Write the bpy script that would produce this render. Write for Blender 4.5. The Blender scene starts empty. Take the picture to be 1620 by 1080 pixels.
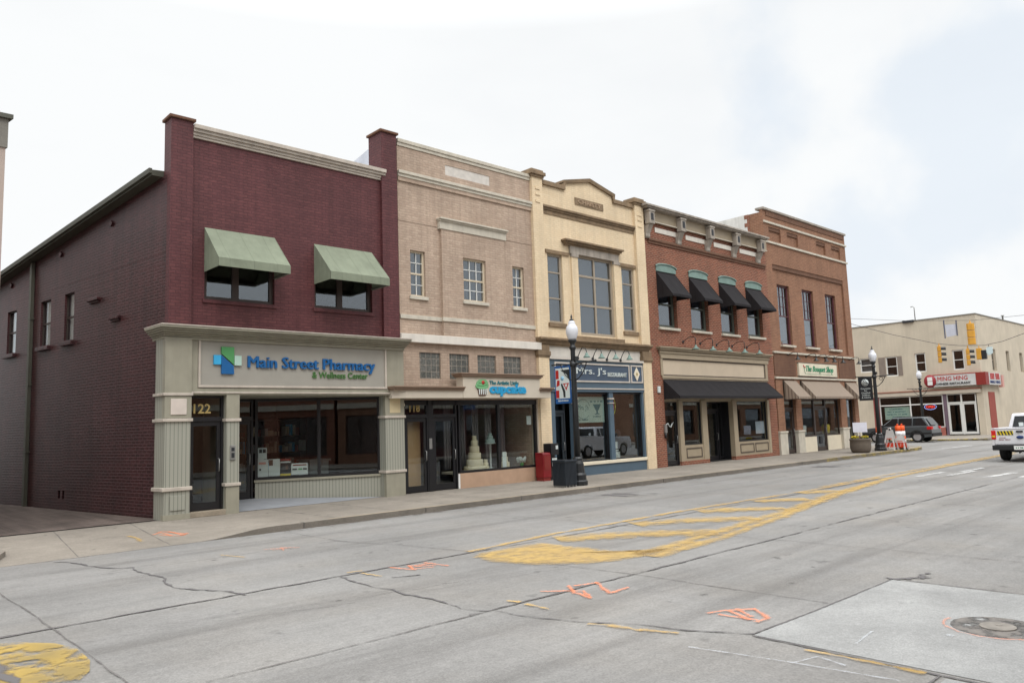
import bpy, bmesh, math, random
from mathutils import Vector, Matrix
random.seed(7)
R = math.radians
C = bpy.context.scene.collection
SC = bpy.context.scene

# ---------------------------------------------------------------- camera
FOC, YAW, PIT, ROL = 1200.0, 0.751347679, 0.111711067, -0.0355149313
fw = Vector((math.sin(YAW)*math.cos(PIT), math.cos(YAW)*math.cos(PIT), math.sin(PIT)))
rt = Vector((math.cos(YAW), -math.sin(YAW), 0)); up = rt.cross(fw)
rt, up = math.cos(ROL)*rt+math.sin(ROL)*up, -math.sin(ROL)*rt+math.cos(ROL)*up
cd = bpy.data.cameras.new('camera'); cam = bpy.data.objects.new('camera', cd); C.objects.link(cam)
cd.sensor_width = 36; cd.lens = 36*FOC/1620; cd.clip_end = 3000; cd.clip_start = 0.05
m4 = Matrix((rt, up, -fw)).transposed().to_4x4(); m4.translation = (0, 0, 1.75)
cam.matrix_world = m4
SC.camera = cam

# ---------------------------------------------------------------- sky, sun, exposure
SUN_EL, SUN_AZ = R(50), R(205)      # azimuth clockwise from +Y: behind and left of the camera
w = bpy.data.worlds.new('World'); SC.world = w; w.use_nodes = True
nt = w.node_tree; N = nt.nodes; L = nt.links; N.clear()
out = N.new('ShaderNodeOutputWorld'); bg = N.new('ShaderNodeBackground'); L.new(bg.outputs[0], out.inputs[0])
sky = N.new('ShaderNodeTexSky'); sky.sky_type = 'NISHITA'; sky.sun_disc = False
sky.sun_elevation = SUN_EL; sky.sun_rotation = SUN_AZ
tc = N.new('ShaderNodeTexCoord')
sep = N.new('ShaderNodeSeparateXYZ'); L.new(tc.outputs['Generated'], sep.inputs[0])
mp = N.new('ShaderNodeMapping'); mp.inputs['Scale'].default_value = (1, 1, 2.6); mp.inputs['Location'].default_value = (2.3, 0.4, 0.55)
L.new(tc.outputs['Generated'], mp.inputs[0])
nz = N.new('ShaderNodeTexNoise'); nz.inputs['Scale'].default_value = 2.1; nz.inputs['Detail'].default_value = 5; nz.inputs['Roughness'].default_value = .52
L.new(mp.outputs[0], nz.inputs[0])
rmp = N.new('ShaderNodeValToRGB'); rmp.color_ramp.elements[0].position = .34; rmp.color_ramp.elements[1].position = .58
rmp.color_ramp.elements[0].color = (.93, .93, .93, 1); rmp.color_ramp.elements[1].color = (1, 1, 1, 1)
L.new(nz.outputs['Fac'], rmp.inputs[0])
# one thin place in the deck, low over the far corner, where the blue shows faintly
dt = N.new('ShaderNodeVectorMath'); dt.operation = 'DOT_PRODUCT'; dt.inputs[1].default_value = (.9218, .2895, .2579)
wv = N.new('ShaderNodeVectorMath'); wv.operation = 'SCALE'; wv.inputs['Scale'].default_value = .16
nv = N.new('ShaderNodeTexNoise'); nv.inputs['Scale'].default_value = 4.5; nv.inputs['Detail'].default_value = 5; L.new(tc.outputs['Generated'], nv.inputs[0])
sb_ = N.new('ShaderNodeVectorMath'); sb_.operation = 'SUBTRACT'; sb_.inputs[1].default_value = (.5, .5, .5); L.new(nv.outputs['Color'], sb_.inputs[0]); L.new(sb_.outputs[0], wv.inputs[0])
ad_ = N.new('ShaderNodeVectorMath'); ad_.operation = 'ADD'; L.new(tc.outputs['Generated'], ad_.inputs[0]); L.new(wv.outputs[0], ad_.inputs[1])
L.new(ad_.outputs[0], dt.inputs[0])
thin = N.new('ShaderNodeValToRGB'); thin.color_ramp.interpolation = 'EASE'
thin.color_ramp.elements[0].position = .97; thin.color_ramp.elements[0].color = (.975, .992, 1, 1)
thin.color_ramp.elements[1].position = .998; thin.color_ramp.elements[1].color = (.84, .90, .965, 1)
L.new(dt.outputs['Value'], thin.inputs[0])
# overcast cloud deck: brighter overhead than near the horizon
mr = N.new('ShaderNodeMapRange'); mr.inputs[1].default_value = .48; mr.inputs[2].default_value = .95; mr.inputs[3].default_value = 9.9; mr.inputs[4].default_value = 34
L.new(sep.outputs[2], mr.inputs[0])
cl = N.new('ShaderNodeMix'); cl.data_type = 'RGBA'; cl.blend_type = 'MULTIPLY'; cl.inputs[0].default_value = 1
L.new(thin.outputs[0], cl.inputs[6]); L.new(mr.outputs[0], cl.inputs[7])
mx = N.new('ShaderNodeMix'); mx.data_type = 'RGBA'
L.new(rmp.outputs[0], mx.inputs[0]); L.new(sky.outputs[0], mx.inputs[6]); L.new(cl.outputs[2], mx.inputs[7])
L.new(mx.outputs[2], bg.inputs[0]); bg.inputs[1].default_value = .1
sl = bpy.data.lights.new('sun', 'SUN'); sl.energy = 1.2; sl.angle = R(25); sl.color = (1, .97, .93)
so = bpy.data.objects.new('sun', sl); C.objects.link(so)
sd = Vector((math.sin(SUN_AZ)*math.cos(SUN_EL), math.cos(SUN_AZ)*math.cos(SUN_EL), math.sin(SUN_EL)))
so.rotation_euler = sd.to_track_quat('Z', 'Y').to_euler(); so.location = (0, 0, 40)
SC.view_settings.view_transform = 'Standard'; SC.view_settings.look = 'None'
SC.view_settings.exposure = 0.0; SC.view_settings.gamma = 1

# ---------------------------------------------------------------- mesh helpers
class MB:
    def __init__(s, tf=None):
        s.v = []; s.f = []; s.mi = []; s.sm = []; s.tf = tf; s.e = []; s.ch = []
    def add(s, vs, fs, mi=0, sm=False, e=None):
        n = len(s.v); s.v += [tuple(p) for p in vs]; s.e += e or [1.]*len(vs); s.ch.append((n, len(s.f)))
        for f in fs:
            s.f.append([n+i for i in f]); s.mi.append(mi); s.sm.append(sm)
        return s
    def box(s, x0, x1, y0, y1, z0, z1, mi=0):
        return s.add([(x0,y0,z0),(x1,y0,z0),(x1,y1,z0),(x0,y1,z0),(x0,y0,z1),(x1,y0,z1),(x1,y1,z1),(x0,y1,z1)],
              [(0,3,2,1),(4,5,6,7),(0,1,5,4),(1,2,6,5),(2,3,7,6),(3,0,4,7)], mi)
    def quad(s, *p, mi=0): return s.add(p, [tuple(range(len(p)))], mi)
    def prism(s, pts, ax, a, b, mi=0):
        def P(q, t):
            return (t, q[0], q[1]) if ax == 'x' else ((q[0], t, q[1]) if ax == 'y' else (q[0], q[1], t))
        n = len(pts)
        vs = [P(q, a) for q in pts]+[P(q, b) for q in pts]
        fs = [tuple(range(n)), tuple(range(2*n-1, n-1, -1))]+[(i, (i+1) % n, n+(i+1) % n, n+i) for i in range(n)]
        return s.add(vs, fs, mi)
    def tube(s, pts, r, n=8, mi=0, caps=True):
        pts = [Vector(p) for p in pts]; vs = []; fs = []
        k = len(pts); rr = r if isinstance(r, (list, tuple)) else [r]*k
        prev = None
        for i, p in enumerate(pts):
            t = (pts[min(i+1, k-1)]-pts[max(i-1, 0)]).normalized()
            a = prev if prev is not None else (Vector((0,0,1)) if abs(t.z) < .9 else Vector((1,0,0)))
            u = (a-t*a.dot(t)).normalized(); prev = u; v = t.cross(u)
            for j in range(n):
                th = 2*math.pi*j/n; vs.append(p+rr[i]*(math.cos(th)*u+math.sin(th)*v))
        for i in range(k-1):
            for j in range(n): fs.append((i*n+j, i*n+(j+1) % n, (i+1)*n+(j+1) % n, (i+1)*n+j))
        s.add(vs, fs, mi, True)
        if caps:
            b = len(s.v)-len(vs)
            s.f += [[b+j for j in range(n)][::-1], [b+(k-1)*n+j for j in range(n)]]; s.mi += [mi, mi]; s.sm += [False, False]
        return s
    def lathe(s, prof, cx=0, cy=0, n=16, mi=0, sm=True, ax='z', sq=None):
        vs = []; fs = []
        for r, z in prof:
            for j in range(n):
                th = 2*math.pi*(j+.5)/n; a, b = r*math.cos(th), r*math.sin(th)
                vs.append((cx+a, cy+b, z) if ax == 'z' else ((cx+a, z, cy+b) if ax == 'y' else (z, cx+a, cy+b)))
        k = len(prof)
        for i in range(k-1):
            for j in range(n): fs.append((i*n+j, i*n+(j+1) % n, (i+1)*n+(j+1) % n, (i+1)*n+j))
        s.add(vs, fs, mi, sm); b = len(s.v)-len(vs)
        s.f += [[b+j for j in range(n)][::-1], [b+(k-1)*n+j for j in range(n)]]; s.mi += [mi, mi]; s.sm += [False, False]
        return s
    def wall(s, x0, x1, z0, z1, op=(), y=0., t=.3, mi=0, back=True):
        xs = sorted({x0, x1}|{v for o in op for v in o[:2] if x0 < v < x1}); zs = sorted({z0, z1}|{v for o in op for v in o[2:4] if z0 < v < z1})
        for i in range(len(xs)-1):
            for j in range(len(zs)-1):
                cx, cz = (xs[i]+xs[i+1])/2, (zs[j]+zs[j+1])/2
                if any(o[0] < cx < o[1] and o[2] < cz < o[3] for o in op): continue
                a, b, c, d = xs[i], xs[i+1], zs[j], zs[j+1]
                s.quad((a,y,c),(b,y,c),(b,y,d),(a,y,d), mi=mi)
                if back: s.quad((b,y+t,c),(a,y+t,c),(a,y+t,d),(b,y+t,d), mi=mi)
        for o in list(op)+[(x1, x0, z1, z0)]:
            a, b, c, d = o[:4]
            s.quad((a,y,c),(a,y+t,c),(a,y+t,d),(a,y,d), mi=mi); s.quad((b,y+t,c),(b,y,c),(b,y,d),(b,y+t,d), mi=mi)
            s.quad((a,y+t,c),(a,y,c),(b,y,c),(b,y+t,c), mi=mi); s.quad((a,y,d),(a,y+t,d),(b,y+t,d),(b,y,d), mi=mi)
        return s
    def text(s, txt, x0, x1, z0, z1, y, ext=.01, bold=0., mi=0, shear=0., keep=False):
        cu = bpy.data.curves.new('t', 'FONT'); cu.body = txt; cu.size = 1; cu.extrude = .5; cu.offset = bold; cu.shear = shear; cu.resolution_u = 2
        ob = bpy.data.objects.new('t', cu); C.objects.link(ob)
        dg = bpy.context.evaluated_depsgraph_get()
        me = bpy.data.meshes.new_from_object(ob.evaluated_get(dg))
        bpy.data.objects.remove(ob); bpy.data.curves.remove(cu)
        vs = [v.co.copy() for v in me.vertices]; fs = [tuple(p.vertices) for p in me.polygons]; bpy.data.meshes.remove(me)
        if not vs: return s
        a, b = min(v.x for v in vs), max(v.x for v in vs); c, d = min(v.y for v in vs), max(v.y for v in vs)
        q = [(x0+(v.x-a)/(b-a)*(x1-x0), y-ext/2+ext*(-v.z), z0+(v.y-c)/(d-c)*(z1-z0)) for v in vs]
        return s.add(q, fs, mi)
    def scribble(s, x0, x1, z0, z1, y, n=9):
        # a line of print too small to read in the photo: strokes grouped like words
        x = x0; rs = random.Random(int((x0+z0)*1000)); u = (x1-x0)/n
        while x < x1-u*.3:
            if rs.random() < .82: s.box(x, min(x1, x+u*rs.uniform(.5,.85)), y-.003, y, z0+(z1-z0)*rs.uniform(0,.2), z1-(z1-z0)*rs.uniform(0,.25))
            x += u
        return s
    def btext(s, txt, x0, x1, z0, z1, y, ext=.01, w=.02, mi=0, shear=0.):
        # bold lettering: three copies side by side, each a hair in front of the last
        for i in range(3): s.text(txt, x0+w*i/2, x1-w+w*i/2, z0, z1, y-.0015*i, ext, 0., mi, shear)
        return s
    def build(s, name, mats, parent=None, base=None, bevel=0, label=None, smooth=False, col=True, segs=2):
        me = bpy.data.meshes.new(name)
        tv = [s.tf(*p) for p in s.v] if s.tf else s.v
        o0 = Vector(base) if base is not None else (ROOT.get(parent.name, Vector((0,0,0))) if parent else Vector((0,0,0)))
        me.from_pydata([Vector(p)-o0 for p in tv], [], s.f)
        mats = mats if isinstance(mats, (list, tuple)) else [mats]
        for m in mats: me.materials.append(m)
        me.polygons.foreach_set('material_index', s.mi)
        me.polygons.foreach_set('use_smooth', [True]*len(s.f) if smooth else s.sm)
        bm = bmesh.new(); bm.from_mesh(me)
        bmesh.ops.recalc_face_normals(bm, faces=bm.faces)
        uvl = bm.loops.layers.uv.new('UVMap'); bm.verts.ensure_lookup_table()
        inv = s.v
        for f in bm.faces:
            p = [Vector(inv[v.index]) for v in f.verts]
            nn = Vector((0,0,0))
            for i in range(len(p)): nn += p[i].cross(p[(i+1) % len(p)])
            ax, ay, az = abs(nn.x), abs(nn.y), abs(nn.z)
            for lp, q in zip(f.loops, p):
                lp[uvl].uv = (q.x, q.y) if az >= ax and az >= ay else ((q.y, q.z) if ax > ay else (q.x, q.z))
        bm.to_mesh(me); bm.free()
        if len(s.e) == len(s.v) and any(m.get('edge') for m in mats): me.attributes.new('edge', 'FLOAT', 'POINT').data.foreach_set('value', s.e)
        ob = bpy.data.objects.new(name, me); C.objects.link(ob)
        if parent: ob.parent = parent
        else: ob.location = o0
        ROOT[ob.name] = o0
        if bevel:
            b = ob.modifiers.new('bevel', 'BEVEL'); b.width = bevel; b.segments = segs; b.limit_method = 'ANGLE'; b.angle_limit = R(35)
        if label: ob['label'] = label
        return ob
def _each(s, name, mats, parent=None, n=1, **kw):
    """one object per n shapes"""
    o = None; c = s.ch+[(len(s.v), len(s.f))]
    for i in range(0, len(s.ch), n):
        a, b = c[i], c[min(i+n, len(c)-1)]; q = MB(s.tf)
        q.v = s.v[a[0]:b[0]]; q.f = [[k-a[0] for k in f] for f in s.f[a[1]:b[1]]]; q.mi = s.mi[a[1]:b[1]]; q.sm = s.sm[a[1]:b[1]]
        p = q.build(name, mats, parent, **kw); o = o or p
    return o
MB.each = _each
ROOT = {}
def thing(name, label, cat, loc=(0,0,0), group=None):
    o = bpy.data.objects.new(name, None); C.objects.link(o); o.location = loc; o.empty_display_size = .3
    ROOT[o.name] = Vector(loc); o['label'] = label; o['category'] = cat
    if group: o['group'] = group
    return o
def tag(o, label, cat, group=None):
    o['label'] = label; o['category'] = cat
    if group: o['group'] = group
    return o
def struct(o): o['kind'] = 'structure'; return o
def dup(root, loc, label, rot=None, name=None, swap=None):
    r = root.copy(); C.objects.link(r); r.location = loc
    if rot is not None: r.rotation_euler = (0, 0, rot)
    r['label'] = label
    def rec(src, dst):
        for ch in list(src.children):
            c = ch.copy(); C.objects.link(c); c.parent = dst
            if swap:
                c.data = c.data.copy()
                for i, m in enumerate(c.data.materials):
                    if m and m.name in swap: c.data.materials[i] = swap[m.name]
            rec(ch, c)
    rec(root, r)
    return r

# ---------------------------------------------------------------- materials
def lin(c): c /= 255; return c/12.92 if c <= .04045 else ((c+.055)/1.055)**2.4
def A(r, g, b, k=1.0): return (min(lin(r)*k, .86), min(lin(g)*k, .86), min(lin(b)*k, .86), 1)
def base_mat(name, rough=.6, spec=.4, metal=0):
    m = bpy.data.materials.new(name); m.use_nodes = True; t = m.node_tree
    p = t.nodes['Principled BSDF']; p.inputs['Roughness'].default_value = rough
    p.inputs['Specular IOR Level'].default_value = spec; p.inputs['Metallic'].default_value = metal
    return m, t, p
def node(t, k, **kw):
    n = t.nodes.new(k)
    for a, b in kw.items(): setattr(n, a, b)
    return n
def mixc(t, mode, fac, a, b):
    n = node(t, 'ShaderNodeMix', data_type='RGBA', blend_type=mode)
    for i, v in ((0, fac), (6, a), (7, b)):
        if hasattr(v, 'links') or hasattr(v, 'is_linked'): t.links.new(v, n.inputs[i])
        else: n.inputs[i].default_value = v
    return n.outputs[2]
def noise(t, scale, detail=4, coord=None, sc=(1,1,1), rough=.55):
    if coord is None: coord = node(t, 'ShaderNodeNewGeometry').outputs['Position']
    mpn = node(t, 'ShaderNodeMapping'); mpn.inputs['Scale'].default_value = sc; t.links.new(coord, mpn.inputs[0])
    n = node(t, 'ShaderNodeTexNoise'); n.inputs['Scale'].default_value = scale; n.inputs['Detail'].default_value = detail; n.inputs['Roughness'].default_value = rough
    t.links.new(mpn.outputs[0], n.inputs[0]); return n.outputs['Fac']
def ramp(t, fac, p0, c0, p1, c1):
    n = node(t, 'ShaderNodeValToRGB'); e = n.color_ramp.elements
    g = lambda c: (c, c, c, 1) if isinstance(c, (int, float)) else c
    e[0].position, e[0].color, e[1].position, e[1].color = p0, g(c0), p1, g(c1)
    t.links.new(fac, n.inputs[0]); return n.outputs[0]
def bump(t, p, h, strength=.3, dist=.01):
    b = node(t, 'ShaderNodeBump'); b.inputs['Strength'].default_value = strength; b.inputs['Distance'].default_value = dist
    t.links.new(h, b.inputs['Height']); t.links.new(b.outputs[0], p.inputs['Normal'])
def plain(name, col, rough=.55, spec=.4, metal=0, var=.12, scale=3., bmp=0., streak=0.):
    m, t, p = base_mat(name, rough, spec, metal)
    n = noise(t, scale, 5)
    c = mixc(t, 'MULTIPLY', 1., col, ramp(t, n, .3, 1-var, .7, 1+var*.4))
    if streak:
        s = noise(t, 2.2, 4, sc=(3, 3, .25)); c = mixc(t, 'MULTIPLY', 1., c, ramp(t, s, .35, 1-streak, .6, 1.))
    t.links.new(c, p.inputs['Base Color'])
    if bmp: bump(t, p, noise(t, 60, 3), bmp, .004)
    return m
def brick(name, c1, c2, mortar, rough=.8, spec=.3, bw=.215, bh=.075, ms=.011, bmp=.5, var=.2, stain=.15, mfac=1., tone=None):
    m, t, p = base_mat(name, rough, spec)
    uv = node(t, 'ShaderNodeUVMap').outputs[0]
    b = node(t, 'ShaderNodeTexBrick'); t.links.new(uv, b.inputs['Vector'])
    b.inputs['Color1'].default_value = c1; b.inputs['Color2'].default_value = c2; b.inputs['Mortar'].default_value = mortar
    b.inputs['Scale'].default_value = 1; b.inputs['Brick Width'].default_value = bw; b.inputs['Row Height'].default_value = bh
    b.inputs['Mortar Size'].default_value = ms; b.inputs['Mortar Smooth'].default_value = .3; b.inputs['Bias'].default_value = 0
    c = b.outputs['Color']
    # per-course and blotchy variation
    c = mixc(t, 'MULTIPLY', 1., c, ramp(t, noise(t, 9, 3, uv, (1, 3, 1)), .3, 1-var, .7, 1+var*.5))
    c = mixc(t, 'MULTIPLY', 1., c, ramp(t, noise(t, .7, 5, uv), .35, 1-stain, .65, 1.05))
    c = mixc(t, 'MULTIPLY', 1., c, ramp(t, noise(t, 1.6, 5, uv, (3.2, .16, 1)), .38, 1-stain, .6, 1.0))
    t.links.new(c, p.inputs['Base Color'])
    inv = node(t, 'ShaderNodeMath', operation='SUBTRACT'); inv.inputs[0].default_value = 1; t.links.new(b.outputs['Fac'], inv.inputs[1])
    ad = node(t, 'ShaderNodeMath', operation='MULTIPLY_ADD'); t.links.new(noise(t, 40, 3, uv), ad.inputs[0]); ad.inputs[1].default_value = .35; t.links.new(inv.outputs[0], ad.inputs[2])
    bump(t, p, ad.outputs[0], bmp, .012)
    return m
def glass(name, tint=(.55,.57,.56,1), ior=1.75, rough=.0, wav=.0):
    m = bpy.data.materials.new(name); m.use_nodes = True; t = m.node_tree; t.nodes.clear()
    o = node(t, 'ShaderNodeOutputMaterial'); mxs = node(t, 'ShaderNodeMixShader')
    tr = node(t, 'ShaderNodeBsdfTransparent'); tr.inputs[0].default_value = tint
    gl = node(t, 'ShaderNodeBsdfGlossy'); gl.inputs['Roughness'].default_value = rough; gl.inputs['Color'].default_value = (.88,.94,1,1)
    fr = node(t, 'ShaderNodeFresnel')
    # the pane has two faces: the node inverts the index on the inner one, so hand it the inverse there
    gi = node(t, 'ShaderNodeMapRange'); gi.inputs[3].default_value = ior; gi.inputs[4].default_value = 1/ior
    t.links.new(node(t, 'ShaderNodeNewGeometry').outputs['Backfacing'], gi.inputs[0]); t.links.new(gi.outputs[0], fr.inputs[0])
    if wav:
        b = node(t, 'ShaderNodeBump'); b.inputs['Strength'].default_value = wav; b.inputs['Distance'].default_value = .02
        t.links.new(noise(t, 1.3, 2), b.inputs['Height']); t.links.new(b.outputs[0], gl.inputs['Normal'])
    for a, b in ((fr.outputs[0], mxs.inputs[0]), (tr.outputs[0], mxs.inputs[1]), (gl.outputs[0], mxs.inputs[2]), (mxs.outputs[0], o.inputs[0])): t.links.new(a, b)
    return m
def paint(name, col, lo=.42, hi=.55, scale=5., sc=(1,1,1), amax=1., col2=None, soft=.3):
    """worn road paint: gaps where the paint has gone show the road underneath"""
    m, t, p = base_mat(name, .7, .25)
    n = noise(t, scale, 6, sc=sc, rough=.65)
    at = node(t, 'ShaderNodeAttribute'); at.attribute_name = 'edge'; at.attribute_type = 'GEOMETRY'
    # 'edge' runs from 0 at the rim of a painted strip to 1 on its middle line: sprayed and worn paint thins out towards its rim
    k_ = node(t, 'ShaderNodeMath', operation='MULTIPLY_ADD'); t.links.new(at.outputs['Fac'], k_.inputs[0]); k_.inputs[1].default_value = soft; 
    ad = node(t, 'ShaderNodeMath', operation='SUBTRACT'); t.links.new(n, ad.inputs[0]); ad.inputs[1].default_value = soft; t.links.new(ad.outputs[0], k_.inputs[2])
    c = mixc(t, 'MIX', ramp(t, noise(t, scale*.5, 4), .4, 0., .62, 1.), col, col2 or col)
    t.links.new(c, p.inputs['Base Color']); t.links.new(ramp(t, k_.outputs[0], lo, 0., hi, amax), p.inputs['Alpha']); m['edge'] = 1
    return m
M = {}
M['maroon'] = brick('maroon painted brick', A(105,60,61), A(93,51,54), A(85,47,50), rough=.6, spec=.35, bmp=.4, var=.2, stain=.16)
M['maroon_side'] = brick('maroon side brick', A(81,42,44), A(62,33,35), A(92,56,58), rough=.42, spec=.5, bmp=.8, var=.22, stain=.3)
M['tanbrick'] = brick('tan painted brick', A(191,170,151), A(177,155,137), A(173,153,137), bmp=.4, var=.12, stain=.12)
M['yellow'] = brick('yellow painted brick', A(229,209,178), A(224,202,169), A(217,196,163), bmp=.25, var=.07, stain=.08)
M['redbrick'] = brick('orange red brick', A(145,82,62), A(118,65,51), A(160,134,113), bmp=.4, var=.2, stain=.1)
M['brownbrick'] = brick('brown brick', A(150,107,83), A(132,91,71), A(155,125,102), bmp=.3, var=.18, stain=.12)
M['darkbrown'] = brick('dark brown brick', A(120,84,64), A(110,76,60), A(120,96,80), bmp=.3)
M['alley'] = brick('alley brick paving', A(112,98,92), A(98,86,80), A(120,110,102), bw=.2, bh=.1, rough=.85, stain=.3)
M['tansimple'] = plain('tan wall base', A(180,150,126), .7)
M['sage'] = plain('grey green painted trim', A(152,148,132), .55, var=.1, streak=.08)
M['sagepanel'] = plain('taupe sign board', A(156,152,143), .6, var=.06)
M['lighttrim'] = plain('pale pinkish trim', A(190,180,168), .6, var=.14, streak=.12)
def bead():
    m, t, p = base_mat('beadboard', .5, .4)
    uv = node(t, 'ShaderNodeUVMap').outputs[0]; b = node(t, 'ShaderNodeTexBrick'); t.links.new(uv, b.inputs[0])
    b.inputs['Color1'].default_value = A(154,154,142); b.inputs['Color2'].default_value = A(151,151,139); b.inputs['Mortar'].default_value = A(119,118,110)
    b.offset = 0; b.inputs['Scale'].default_value = 1; b.inputs['Brick Width'].default_value = .085; b.inputs['Row Height'].default_value = 50; b.inputs['Mortar Size'].default_value = .008
    t.links.new(b.outputs[0], p.inputs['Base Color']); return m
M['bead'] = bead()
M['stone'] = plain('pale stone trim', A(200,193,178), .75, var=.14, streak=.12)
M['whitestone'] = plain('white painted band', A(216,210,200), .7, var=.08, streak=.08)
M['brownstone'] = plain('brown stone trim', A(138,117,92), .75, var=.25, streak=.2)
M['greystone'] = plain('weathered grey stone', A(166,157,146), .75, var=.2, streak=.25)
M['tanwood'] = plain('tan painted wood', A(160,146,124), .55, var=.08)
M['tanwood2'] = plain('beige board', A(196,180,158), .55, var=.05)
M['darkline'] = plain('dark brown moulding', A(88,78,68), .6)
M['brownwin'] = plain('bronze window frame', A(66,56,52), .45)
M['black'] = plain('black aluminium', (.012,.012,.014,1), .35, .5, var=.05)
M['greywin'] = plain('taupe window frame', A(156,144,128), .5, var=.06)
M['creamwin'] = plain('cream window frame', A(206,192,168), .5, var=.06)
M['whitewin'] = plain('white window frame', A(222,222,218), .5, var=.06)
M['greenwin'] = plain('dark grey green frame', A(84,88,80), .5)
M['burgundy'] = plain('burgundy window frame', A(92,50,54), .5)
M['teal'] = plain('verdigris teal paint', A(122,146,138), .6, var=.2)
M['bluegrey'] = plain('slate blue painted wood', A(80,98,112), .5, var=.08)
M['bluesign'] = plain('slate blue sign field', A(72,86,104), .5, var=.08)
M['cream'] = plain('cream paint', A(222,212,190), .55, var=.06)
M['canopy'] = plain('cream canopy board', A(198,188,172), .6, var=.06)
M['canopytop'] = plain('brown canopy moulding', A(140,118,100), .6, var=.1)
M['stucco'] = plain('cream stucco', A(199,188,169), .85, var=.12, scale=.8, streak=.06)
M['leftwall'] = plain('tan stucco', A(178,162,152), .85, var=.1)
M['capmetal'] = plain('grey metal coping', A(120,116,108), .5, var=.1)
M['gutter'] = plain('grey green gutter', A(84,84,74), .5, var=.15)
M['roof'] = plain('grey roof felt', A(130,130,128), .9)
M['whitewall'] = plain('white painted side wall', A(222,220,214), .8, var=.14, streak=.15)
def seamed(name, c, cs):
    m, t, p = base_mat(name, .85, .2)
    uv = node(t, 'ShaderNodeUVMap').outputs[0]; b = node(t, 'ShaderNodeTexBrick'); t.links.new(uv, b.inputs[0]); b.offset = 0
    b.inputs['Color1'].default_value = c; b.inputs['Color2'].default_value = c; b.inputs['Mortar'].default_value = cs
    b.inputs['Scale'].default_value = 1; b.inputs['Brick Width'].default_value = .58; b.inputs['Row Height'].default_value = 60; b.inputs['Mortar Size'].default_value = .007; b.inputs['Mortar Smooth'].default_value = .5
    o = mixc(t, 'MULTIPLY', 1., b.outputs[0], ramp(t, noise(t, 2.5, 5), .3, .86, .7, 1.08))
    o = mixc(t, 'MULTIPLY', 1., o, ramp(t, noise(t, 5, 3, sc=(2.5,1,.2)), .35, .96, .6, 1.02))
    t.links.new(o, p.inputs['Base Color']); bump(t, p, noise(t, 3.2, 3, sc=(1,1,.5)), .5, .05); return m
def striped():
    m, t, p = base_mat('striped canvas', .85, .2)
    uv = node(t, 'ShaderNodeUVMap').outputs[0]; b = node(t, 'ShaderNodeTexBrick'); t.links.new(uv, b.inputs[0]); b.offset = 0
    b.inputs['Color1'].default_value = A(152,138,124); b.inputs['Color2'].default_value = A(152,138,124); b.inputs['Mortar'].default_value = A(116,102,90)
    b.inputs['Scale'].default_value = 1; b.inputs['Brick Width'].default_value = .16; b.inputs['Row Height'].default_value = 60; b.inputs['Mortar Size'].default_value = .028; b.inputs['Mortar Smooth'].default_value = 0
    t.links.new(b.outputs[0], p.inputs['Base Color']); return m
M['awn_sage'] = seamed('sage canvas', A(129,136,118), A(110,117,100))
M['awn_black'] = seamed('black canvas', A(40,38,40), A(26,25,27))
M['awn_stripe'] = striped()
M['glass'] = glass('shop glass', (.9,.92,.91,1), 1.6)
M['glass_mirror'] = glass('reflective shop glass', (.86,.88,.87,1), 2.0)
M['glass_up'] = glass('upper window glass', (.72,.74,.75,1), 2.05)
M['room'] = plain('dim interior', A(84,78,72), .9, var=.3, scale=.9)
M['roomdark'] = plain('dark interior', A(40,38,38), .9, var=.3)
def blocks():
    m, t, p = base_mat('glass block', .15, .6)
    uv = node(t, 'ShaderNodeUVMap').outputs[0]; b = node(t, 'ShaderNodeTexBrick'); t.links.new(uv, b.inputs[0]); b.offset = 0
    b.inputs['Color1'].default_value = A(84,86,82); b.inputs['Color2'].default_value = A(104,104,100); b.inputs['Mortar'].default_value = A(132,126,116)
    b.inputs['Scale'].default_value = 1; b.inputs['Brick Width'].default_value = .19; b.inputs['Row Height'].default_value = .19; b.inputs['Mortar Size'].default_value = .012
    c = mixc(t, 'MULTIPLY', 1., b.outputs[0], ramp(t, noise(t, 14, 3, uv), .35, .7, .6, 1.15))
    t.links.new(c, p.inputs['Base Color']); bump(t, p, noise(t, 26, 2, uv), .25, .02); return m
M['blocks'] = blocks()
for k, c in dict(blue=(20,92,150), midblue=(58,166,216), green=(82,150,92), mint=(176,204,192), ink=(40,42,46), red=(176,40,36), darkred=(128,44,38), paper=(206,214,212),
                 gold=(168,146,92), navy=(36,58,110), cyan=(34,148,196), tealtxt=(52,118,128), greentxt=(44,134,96), orange=(236,96,40), yellowp=(214,190,48), brownp=(92,70,60),
                 pink=(206,150,140), papergreen=(176,200,190), cakecream=(214,204,176), cakepale=(170,190,186), grass=(86,104,50), boardtan=(170,140,104)).items():
    M[k] = plain(k+' colour', A(*c), .5, var=.06)
M['white'] = plain('white enamel', A(228,228,226), .35, .5, var=.04)
M['lampblack'] = plain('black cast iron', (.014,.016,.018,1), .4, .5)
M['globe'] = plain('frosted lamp globe', A(216,218,224), .25, .5, var=.03)
M['bin'] = plain('dark blue slatted steel', (.016,.022,.03,1), .45, .5)
M['concrete_pot'] = plain('exposed aggregate concrete', A(106,96,86), .9, var=.35, scale=30)
M['steel'] = plain('bare steel', A(150,150,148), .4, .5, .6)
M['sigyellow'] = plain('signal yellow', A(212,156,58), .5)
M['wire'] = plain('steel cable', A(70,70,74), .6)
M['wood'] = plain('weathered pole', A(110,96,84), .8)

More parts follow.
